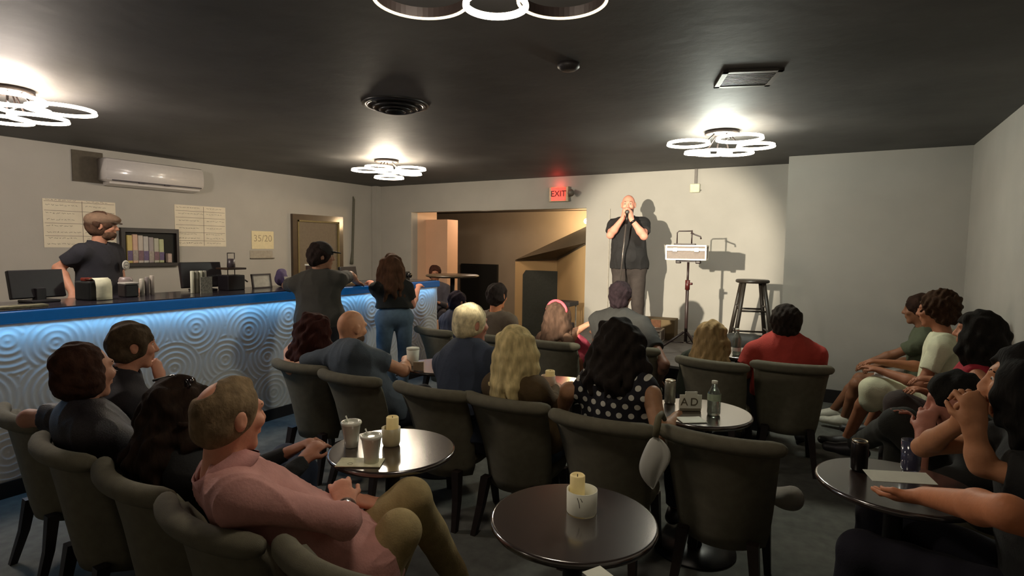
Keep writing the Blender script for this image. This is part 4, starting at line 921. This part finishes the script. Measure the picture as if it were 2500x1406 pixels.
# bartender
h = hx(248, 520, -5.6)
r, d = person('bearded person in tan flat cap and black polo standing behind the bar', h, yaw=-62, look=-32, hip=(h[0] - .02, h[1] - .02, .96), stand=True, b=1.24, sw=.20, skin=(176, 126, 102), hair=('short', (70, 50, 38)), beard=(84, 62, 48),
              top=(28, 28, 36), collar=(30, 30, 38), bottom=(26, 26, 30), arms={'L': dict(w=XP(318, 700, -5.35)), 'R': dict(w=XP(178, 715, -5.45), e=XP(142, 655, -5.65))}, eyes=True, group='staff and customers at the bar')
add_cap(r, d, 'flat', (112, 90, 72))
ctr = XP(283, 622, -5.43); bm = bmesh.new(); n_ = nrm(d['pf']); 
q = Vector(n_).to_track_quat('Z', 'Y').to_matrix().to_4x4(); tgt = d['N'] - d['spine'] * .17 + d['pl'] * .09 + n_ * .172
lathe(bm, [(.044, 0), (.044, .004), (.03, .006)], 28); bm.transform(Matrix.Translation(tgt) @ q); obj('badge', bm, mat('badge_white', (190, 188, 180), .6), r, True, True)
bm = bmesh.new(); ringband(bm, (0, 0, .007), .032, .005, .001, 24); box(bm, -.018, .018, -.004, .004, .006, .008); bm.transform(Matrix.Translation(tgt) @ q); obj('badge_print', bm, mat('badge_print', (110, 110, 112), .7), r, False, True)
# man in cap leaning on the bar
h = hx(783, 594, -4.02)
r, d = person('person in a dark backwards-leaning stance, dark cap and charcoal t-shirt, elbow on the bar', h, yaw=40, look=-28, hip=(-3.92, 3.40, .90), stand=True, b=1.12, sw=.19, skin=(150, 108, 84), hair=('short', (40, 30, 26)),
              top=(54, 52, 46), bottom=(34, 34, 38), arms={'L': dict(e=XP(700, 705, -4.42) + T_(0, 0, .03), w=XP(735, 700, -4.62)), 'R': dict(w=XP(872, 690, -4.4), e=XP(855, 672, -4.15))}, eyes=True, group='staff and customers at the bar')
r['label'] = 'person in dark cap and charcoal t-shirt leaning an elbow on the bar'
add_cap(r, d, 'ball', (38, 32, 28))
# woman in jeans
h = hx(955, 622, -4.02)
person('person with long brown hair, black top and blue jeans standing at the bar', h, yaw=48, look=50, hip=(h[0] + .06, h[1] - .02, .86), legs={'L': dict(a=T_(-3.99, 4.42, .09)), 'R': dict(a=T_(-3.92, 4.46, .09))}, stand=True, b=.95, sw=.155, skin=(190, 130, 110), hair=('long', (74, 50, 34)), hairk=dict(L=.24, w=.7, seed=4),
       top=(28, 28, 24), sleeve='short', bottom=(88, 108, 124), bottomname='jeans', hem=.10, topname='top', arms={'R': dict(e=XP(1006, 745, -3.88), w=XP(1022, 700, -4.3)), 'L': dict(w=XP(905, 690, -4.55))}, group='staff and customers at the bar')
# person past the bar end
h = hd(1062, 650, 6.75)
person('person in dark clothes sitting beyond the round high table, face just visible', h, yaw=-145, look=-140, hip=(h[0], h[1], .60), b=1.0, skin=(140, 92, 70), hair=('short', (56, 30, 22)), top=(66, 62, 70), sleeve='long', bottom=(40, 34, 40), res=.012, eyes=False)
h = hd(1118, 712, 5.3)
person('person with dark purple-black hair and dark top sitting past the bar end', h, yaw=-5, look=-20, hip=(h[0], h[1] - .05, .50), skin=(140, 100, 80), hair=('short', (40, 32, 42)), top=(46, 44, 54), sleeve='long', bottom=(40, 40, 46), res=.012)
h = hd(1214, 694, 4.60)
person('person with short dark hair in a taupe t-shirt, seen from behind in the second row', h, yaw=-4, look=-2, hip=(h[0] + .02, 4.60, .50), b=1.0, skin=(214, 140, 96), hair=('short', (50, 42, 38)), top=(112, 98, 82), bottom=(50, 46, 46), res=.009)
h = hd(1362, 740, 4.62)
r, d = person('small person with long brown hair and a bright pink headband', h, yaw=-5, look=-8, hip=(h[0], 4.60, .48), b=.8, sw=.13, skin=(200, 140, 110), hair=('long', (84, 64, 52)), hairk=dict(L=.20, w=.35, seed=9), top=(120, 90, 70), bottom=(60, 50, 60), res=.009, topname='top')
bm = bmesh.new(); hh, f_, u_, l_ = d['head'], d['f'], d['u'], d['l']
tube(bm, [hh + l_ * .108 * math.cos(a) + u_ * (.03 + .108 * math.sin(a)) - f_ * .02 for a in np.linspace(.1, PI - .1, 20)], [.008] + [.014] * 18 + [.008], 8); obj('headband', bm, mat('headband_pink', (226, 92, 104), .6), r, True, True)
h = hd(1474, 792, 5.05)
person('person in a pink top with raised arm, mostly hidden behind the large person in black', h, yaw=0, look=-10, hip=(h[0] - .16, 4.85, .48), b=.85, sw=.14, skin=(205, 150, 120), hair=('short', (90, 60, 44)), top=(200, 84, 106), bottom=(120, 40, 56), bottomname='trousers',
       arms={'L': dict(e=YP(1392, 818, 4.75), w=YP(1428, 796, 4.9), sh=YP(1420, 838, 4.85))}, res=.010)
h = hd(1518, 692, 4.80)
person('large person with black hair in a black t-shirt directly below the comedian', h, yaw=-6, look=-6, hip=(h[0] + .0, 4.80, .52), b=1.38, sw=.225, skin=(120, 84, 66), hair=('puff', (40, 30, 34)), hairk=dict(w=.45), top=(46, 46, 44), bottom=(34, 34, 38), hairbump=.010,
       arms={'R': dict(e=YP(1622, 890, 4.5), w=YP(1608, 930, 4.75))}, res=.010)
# comedian
h = hd(1535, 476, 6.40)
r, d = person('bald person in black polo performing on the stage with both hands at the microphone', h, yaw=-163, look=-166, tilt=2, hip=(h[0] + .02, h[1] + .03, SZ + .86), stand=True, floor=SZ, b=1.22, sw=.185, skin=(236, 160, 136), hair=None, beard=(110, 90, 84), belly=1.0, hem=-.0,
              top=(36, 34, 34), collar=(40, 38, 40), bottom=(62, 54, 50), arms={'R': dict(e=YP(1490, 574, 6.24), w=YP(1521, 532, 6.20), hd=nrm(T_(.10, -.04, 1)), curl=1.0, pn=T_(1, .5, 0)), 'L': dict(e=YP(1572, 577, 6.24), w=YP(1542, 536, 6.19), hd=nrm(T_(-.25, -.05, 1)), curl=1.0, pn=T_(-1, .5, 0))},
              legs={'R': dict(a=YP(1497, 860, 6.35) * [1, 1, 0] + T_(0, 0, SZ + .09)), 'L': dict()}, eyes=True, res=.007, group='people on the stage')
w_ = d['J']['L']['wr']; bm = bmesh.new(); dd = nrm(d['J']['L']['el'] - w_); tube(bm, [w_ + dd * .015, w_ + dd * .04], .035, 16); obj('wristwatch', bm, mat('watch_black', (20, 18, 18), .3), r, True, True)
mp = YP(1531, 520, 6.14); mq = YP(1530, 502, 6.20)
r = empty('microphone', (float(mp[0]), float(mp[1]), float(mp[2])), 'black microphone held at the mouth of the bald performer', 'microphone')
bm = bmesh.new(); tube(bm, [(0, 0, -.12), (0, 0, -.01)], [.011, .015], 12); obj('handle', bm, mat('mic_black', (24, 22, 22), .4), r, True); bm = bmesh.new(); bmesh.ops.create_uvsphere(bm, u_segments=16, v_segments=10, radius=.025, matrix=Matrix.Translation((0, 0, .01))); obj('grille', bm, mat('mic_grille', (110, 106, 100), .4, .3, 200, metal=.7), r, True)
# row one
h = hd(768, 768, 2.72)
person('person with big dark auburn curls beside the bald person in slate blue', h, yaw=-8, look=-20, hip=(h[0] + .0, 2.78, .50), b=1.0, sw=.15, skin=(150, 100, 80), hair=('long', (54, 26, 20)), hairk=dict(L=.14, w=1.1, seed=2), hairbump=.022, top=(44, 26, 26), bottom=(40, 36, 40), topname='top')
h = hd(858, 757, 2.72)
r, d = person('bald person in a slate blue t-shirt with one arm over the next chair', h, yaw=-16, look=-8, tilt=6, roll=6, hip=(h[0] + .22, 2.76, .50), b=1.28, sw=.20, skin=(214, 156, 120), hair=None, top=(78, 86, 94), bottom=(44, 48, 58), beard=(80, 60, 46),
              arms={'L': dict(e=YP(712, 900, 2.52), w=YP(702, 856, 2.70), hd=nrm(T_(.3, .3, .6)), sh=YP(800, 872, 2.62)), 'R': dict(e=YP(985, 905, 2.90), w=YP(992, 880, 3.10))}, res=.008)
h = hd(1150, 746, 2.85)
person('white-haired person in a navy shirt looking to the right', h, yaw=-12, look=-26, hip=(h[0] + .06, 2.78, .50), b=1.38, sw=.21, skin=(204, 144, 122), hair=('short', (222, 208, 168)), top=(50, 58, 74), bottom=(44, 44, 50), hairbump=.006, res=.008)
h = hd(1262, 799, 2.68)
person('blonde person with shoulder-length hair and brown top in the middle row', h, yaw=-8, look=-14, hip=(h[0] + .05, 2.80, .50), b=1.05, sw=.165, skin=(205, 150, 120), hair=('long', (204, 184, 132)), hairk=dict(L=.17, w=.45, seed=12), hairbump=.008, top=(82, 64, 36), sleeve='long', bottom=(60, 74, 92), topname='top',
       arms={'R': dict(e=YP(1345, 985, 2.75), w=YP(1352, 950, 2.98))}, res=.008)
# polka dots
pm = mat('polka_dot_cloth', (26, 24, 30), .85, .05, 20, .2)
if True:
    nt = pm.node_tree; b_ = nt.nodes['Principled BSDF']; tc = nt.nodes.new('ShaderNodeTexCoord')
    sp = nt.nodes.new('ShaderNodeSeparateXYZ'); nt.links.new(tc.outputs['Object'], sp.inputs[0])
    def mth(op, a, b=None):
        n = nt.nodes.new('ShaderNodeMath'); n.operation = op
        for i, v in enumerate((a, b)):
            if v is None: continue
            if isinstance(v, (int, float)): n.inputs[i].default_value = v
            else: nt.links.new(v, n.inputs[i])
        return n.outputs[0]
    row = mth('FLOOR', mth('DIVIDE', sp.outputs[2], .047)); off_ = mth('MULTIPLY', mth('MODULO', row, 2), .5)
    fx = mth('SUBTRACT', mth('FRACT', mth('ADD', mth('DIVIDE', sp.outputs[0], .056), off_)), .5); fz = mth('SUBTRACT', mth('FRACT', mth('DIVIDE', sp.outputs[2], .047)), .5)
    dist = mth('SQRT', mth('ADD', mth('POWER', mth('MULTIPLY', mth('ABSOLUTE', fx), 1.2), 2), mth('POWER', mth('ABSOLUTE', fz), 2)))
    msk = mth('LESS_THAN', dist, .30); mx = nt.nodes.new('ShaderNodeMix'); mx.data_type = 'RGBA'; nt.links.new(msk, mx.inputs[0])
    mx.inputs[6].default_value = lin((24, 22, 30)) + (1,); mx.inputs[7].default_value = lin((205, 202, 188)) + (1,); nt.links.new(mx.outputs[2], b_.inputs['Base Color'])
h = hd(1513, 782, 2.80)
person('person with big black curly hair in a sleeveless polka dot top', h, yaw=-6, look=-8, hip=(h[0] + .02, 2.80, .50), b=1.22, sw=.185, skin=(172, 128, 96), hair=('long', (36, 30, 26)), hairk=dict(L=.17, w=1.0, seed=5), hairbump=.022, top=(26, 24, 30), topmat=pm, sleeve='none', bottom=(44, 44, 54), topname='top',
       arms={'R': dict(sh=YP(1590, 965, 2.72), e=YP(1612, 1060, 2.62), w=YP(1650, 1020, 2.9)), 'L': dict(sh=YP(1390, 955, 2.72), e=YP(1368, 1005, 2.8), w=YP(1348, 945, 3.0))}, res=.008)
h = hd(1738, 786, 4.50)
person('short person with light curly hair and dark green top before the stage', h, yaw=-8, look=-5, hip=(h[0] - .06, 4.52, .46), b=.95, sw=.16, skin=(200, 150, 120), hair=('long', (158, 132, 92)), hairk=dict(L=.12, w=.5, seed=21), hairbump=.016, top=(34, 40, 26), sleeve='long', bottom=(50, 46, 50), topname='top', res=.009)
h = hd(1922, 752, 4.72)
person('person with round black hair in a bright red t-shirt near the right of the stage', h, yaw=4, look=0, hip=(h[0] + .0, 4.74, .50), b=1.38, sw=.22, skin=(120, 80, 60), hair=('puff', (38, 30, 24)), hairk=dict(w=.75), hairbump=.012, top=(176, 60, 50), bottom=(40, 40, 46), arms={'L': dict(e=YP(1812, 915, 4.62))}, res=.009)
# nearest row
h = hd(322, 792, 1.56)
r, d = person('person with receding brown hair and black shirt resting chin on hand by the bar front', h, yaw=-14, look=-16, tilt=3, hip=(h[0] - .12, 1.38, .50), b=1.1, sw=.18, skin=(200, 140, 112), hair=('short', (74, 60, 44)), top=(34, 28, 32), collar=(190, 180, 176), bottom=(40, 42, 52),
              arms={'R': dict(e=YP(412, 985, 1.72), w=YP(392, 925, 1.74), hd=nrm(T_(-.28, -.1, 1)), pn=nrm(T_(-1, -.4, 0)), curl=.9)}, eyes=True, res=.007)
spk = mat('sparkly_black_cloth', (34, 28, 32), .6, .6, 160, .5, bscale=200)
h = hd(205, 840, 1.12)
person('person with dark brown bob hair in a sparkly black top at the left edge', h, yaw=-10, look=8, hip=(h[0] + .06, 1.28, .50), b=1.15, sw=.17, skin=(178, 128, 104), hair=('puff', (56, 34, 24)), hairk=dict(w=.12, ear=True), hairbump=.008, top=(34, 28, 32), topmat=spk, topname='top', bottom=(40, 36, 44),
       arms={'L': dict(e=YP(70, 1022, 1.05), w=YP(120, 1060, 1.25))}, eyes=True, res=.007)
h = hd(436, 925, 1.20)
r, d = person('person with long dark curly hair and sunglasses on the head beside the pink shirt', h, yaw=-14, look=8, hip=(h[0] + .06, 1.33, .50), b=1.05, sw=.16, skin=(170, 115, 90), hair=('long', (44, 32, 24)), hairk=dict(L=.15, w=.95, seed=31), hairbump=.024, top=(26, 26, 26), sleeve='long', bottom=(36, 44, 66), topname='top',
              legs={'R': dict(k=ZP(735, 1150, .55)), 'L': dict(k=ZP(700, 1120, .55))}, res=.007)
hh, f_, u_, l_ = d['head'], d['f'], d['u'], d['l']; bm = bmesh.new()
for q in (-1, 1): bmesh.ops.create_uvsphere(bm, u_segments=16, v_segments=10, radius=1, matrix=Matrix.Translation(hh + u_ * .11 + f_ * .01 + l_ * .034 * q - T_(0, 0, 0)) @ Matrix.Diagonal((.032, .02, .018, 1)))
tube(bm, [hh + u_ * .105 + l_ * .10 - f_ * .03, hh + u_ * .125 + l_ * .03, hh + u_ * .125 - l_ * .03, hh + u_ * .105 - l_ * .10 - f_ * .03], .005, 8); obj('sunglasses', bm, mat('sunglass_gloss', (28, 22, 26), .08, .1, coat=1), r, True, True)
# man in pink
h = hd(556, 927, 1.05)
rw = ZP(846, 1238, .715); lw = ZP(872, 1222, .665)
r, d = person('balding person in a pink dress shirt and khaki trousers with crossed legs in the foreground', h, yaw=-20, look=-4, tilt=2, hip=(-1.42, 1.36, .47), folds=(.011, 17), ak=.88, b=1.12, sw=.195, skin=(214, 150, 122), hair=('thin', (124, 104, 78)), hairbump=.003, top=(196, 142, 134), sleeve='rolled', collar=(190, 134, 128), bottom=(162, 142, 98), belly=.7,
              arms={'R': dict(e=YP(838, 1272, 1.20), w=rw, hd=nrm(ZP(833, 1196, .75) - rw), pn=nrm(T_(-.6, .6, -.3)), curl=.7), 'L': dict(w=lw, hd=nrm(WH * .9 + T_(0, .3, -.25)), pn=T_(0, 0, -1), curl=.35)},
              legs={'L': dict(k=ZP(1003, 1215, .66), a=ZP(1120, 1420, .14), toe=T_(.5, .8, 0)), 'R': dict(k=ZP(975, 1300, .62), a=ZP(925, 1480, .16), toe=T_(.2, .9, 0))}, eyes=True, res=.0058, shoe=(60, 46, 36))
dd = nrm(d['J']['R']['el'] - rw); bm = bmesh.new(); tube(bm, [rw + dd * .006, rw + dd * .026], .034, 20); obj('wristwatch', bm, mat('watch_brown_leather', (84, 50, 34), .5), r, True, True)
bm = bmesh.new(); lathe(bm, [(.017, 0), (.017, .008), (.013, .010)], 20); bm.transform(Matrix.Translation(rw + dd * .016 + nrm(T_(.55, -.5, .7)) * .032) @ Vector(nrm(T_(.55, -.5, .7))).to_track_quat('Z', 'Y').to_matrix().to_4x4()); obj('watch_face', bm, mat('watch_face_silver', (190, 190, 184), .15, metal=.7), r, True, True)
# right wall group
h = hd(2246, 722, 5.80)
person('person in a green t-shirt and pale shorts in the back right corner, leaning forward', h, yaw=82, look=84, tilt=4, hip=(.62, 5.88, .50), b=1.0, sw=.17, skin=(130, 88, 64), hair=('short', (44, 28, 20)), top=(76, 82, 62), bottom=(186, 178, 172), barelegs=True, shoe=(200, 196, 180),
       arms={'L': dict(w=YP(2132, 880, 5.70), e=YP(2182, 866, 5.72)), 'R': dict(w=YP(2150, 892, 5.85))}, legs={'L': dict(k=YP(2092, 938, 5.70), a=ZP(2062, 1018, .12)), 'R': dict(k=YP(2100, 925, 5.95), a=ZP(2035, 1000, .12), toe=T_(-1, -.2, 0))}, eyes=False, res=.009)
h = hd(2288, 718, 5.02)
person('person with curly brown hair in a white dress on the right wall', h, yaw=80, look=74, tilt=6, hip=(.62, 5.10, .50), b=.98, sw=.16, skin=(158, 104, 76), hair=('puff', (54, 36, 22)), hairk=dict(w=.75), hairbump=.02, top=(206, 206, 176), bottom=(206, 206, 176), skirt=True, topname='dress_top', shoe=(26, 24, 22),
       arms={'L': dict(w=YP(2150, 905, 4.95)), 'R': dict(w=YP(2160, 885, 5.15))}, legs={'L': dict(k=YP(2128, 948, 4.95), a=YP(2068, 1068, 5.05)), 'R': dict(k=YP(2170, 955, 5.25), a=YP(2120, 1040, 5.35))}, res=.009)
h = hd(2392, 762, 4.25)
person('person with long black hair in a deep red top on the right side', h, yaw=80, look=76, tilt=0, hip=(.62, 4.30, .50), b=1.05, sw=.17, skin=(176, 118, 88), hair=('long', (28, 24, 20)), hairk=dict(L=.30, w=1.25, seed=41), hairbump=.018, top=(150, 28, 44), sleeve='none', bottom=(60, 50, 46), topname='top',
       arms={'L': dict(w=YP(2300, 930, 4.0), e=YP(2400, 945, 4.0)), 'R': dict(w=YP(2270, 960, 4.2))}, legs={'L': dict(k=YP(2190, 985, 4.15)), 'R': dict(k=YP(2200, 980, 4.35))}, res=.009)
h = hd(2338, 914, 3.10)
person('person in black bending far forward, face tipped down, black hair, on the right', h, yaw=78, look=80, tilt=16, hip=(.62, 3.18, .50), b=1.05, sw=.17, skin=(180, 118, 98), hair=('short', (26, 24, 20)), top=(30, 28, 24), bottom=(36, 36, 30), hairbump=.012,
       arms={'L': dict(w=YP(2255, 1060, 3.0)), 'R': dict(w=YP(2240, 1050, 3.2))}, legs={'L': dict(k=YP(2190, 1035, 3.15), a=ZP(2090, 1085, .3)), 'R': dict(k=YP(2205, 1030, 3.35))}, eyes=False, res=.008)
h = hd(2522, 846, 2.25)
cw = YP(2372, 1040, 2.22)
person('person in black at the right edge with clasped hands raised before the chin', h, yaw=78, look=78, hip=(.62, 2.32, .50), ak=.8, b=1.1, sw=.17, skin=(188, 132, 96), hair=('long', (24, 22, 20)), hairk=dict(L=.14, w=.35, seed=8), hairbump=.014, top=(26, 26, 24), bottom=(24, 22, 34), topname='top',
       arms={'L': dict(e=YP(2396, 1136, 2.12), w=YP(2378, 1052, 2.12), hd=nrm(T_(-.05, .2, 1)), curl=1.2, pn=nrm(T_(-.5, 1, 0))), 'R': dict(e=YP(2252, 1092, 2.42), w=YP(2348, 1030, 2.28), hd=nrm(T_(.35, -.15, .8)), curl=1.2, pn=nrm(T_(.3, -1, 0)))},
       legs={'L': dict(k=T_(.10, 2.30, .54), a=T_(.04, 2.34, .10)), 'R': dict(k=T_(.16, 2.62, .56), a=T_(.14, 2.66, .10))}, res=.0065, eyes=True)
hw = YP(2262, 1212, 1.86)
person('person at the lower right corner in dark clothes, bare forearm holding a white card', T_(.66, 1.55, 1.12), yaw=72, look=76, hip=(.62, 1.50, .48), ak=.9, b=1.2, sw=.19, skin=(190, 122, 84), hair=('short', (30, 26, 22)), top=(26, 28, 28), bottom=(52, 80, 88),
       arms={'L': dict(e=T_(.46, 1.22, .80)), 'R': dict(e=YP(2462, 1252, 1.55), w=hw, hd=nrm(YP(2190, 1212, 1.93) - hw), pn=T_(.0, .2, 1), curl=.25)}, res=.0065)

# ------------------------------------------------------------------ light
def light(name, kind, loc, en, col, **k):
    ld = bpy.data.lights.new(name, kind); ld.energy = en; ld.color = col
    for a, v in k.items(): setattr(ld, a, v)
    o = link(bpy.data.objects.new(name, ld)); o.location = loc; return o
def aim(o, t): o.rotation_euler = (Vector(t) - o.location).to_track_quat('-Z', 'Y').to_euler()
o = light('stage_spotlight', 'SPOT', (-1.75, .0, 2.0), 2700, (1, .89, .70), spot_size=math.radians(24.5), spot_blend=.5, shadow_soft_size=.03); aim(o, (-2.0, 7.2, 1.45))
o = light('bar_led_strip', 'AREA', (-4.385, 2.95, 1.08), 8.5, (.16, .52, 1.0), shape='RECTANGLE', size=.03, size_y=5.4); o.rotation_euler = (0, math.radians(-14), 0)
light('exit_sign_glow', 'POINT', (-3.54, BY - .10, 2.47), .9, (1, .05, .04), shadow_soft_size=.05)
hp = YP(1432, 540, 9.4)
r = empty('wall_sconce', (float(hp[0]), float(hp[1]), float(hp[2])), 'glowing warm lamp half hidden behind the right edge of the hallway opening', 'lamp')
bm = bmesh.new(); bmesh.ops.create_uvsphere(bm, u_segments=16, v_segments=12, radius=.05); obj('globe', bm, mat('sconce_glow', (255, 220, 160), .5, .01, emit=12, ecol=(255, 214, 140)), r, True); obj('bracket', B(-.012, .012, .04, .39, -.012, .012), basem, r)
light('hallway_lamp', 'POINT', (float(hp[0]) - .02, float(hp[1]) - .12, float(hp[2])), 80, (1, .70, .36), shadow_soft_size=.12)
light('hallway_point_light', 'POINT', (-5.3, 8.2, 2.15), 16, (1, .76, .56), shadow_soft_size=.12)  # bare unseen point light inside the hallway, without a lamp body
# unseen point light behind the camera, no fixture modelled
light('rear_point_light', 'POINT', (-3.2, -1.6, 2.35), 9, (1, .86, .70), shadow_soft_size=.25)
w = bpy.data.worlds.new('world'); S.world = w; w.use_nodes = True; w.node_tree.nodes['Background'].inputs[0].default_value = (.02, .02, .022, 1); w.node_tree.nodes['Background'].inputs[1].default_value = .5
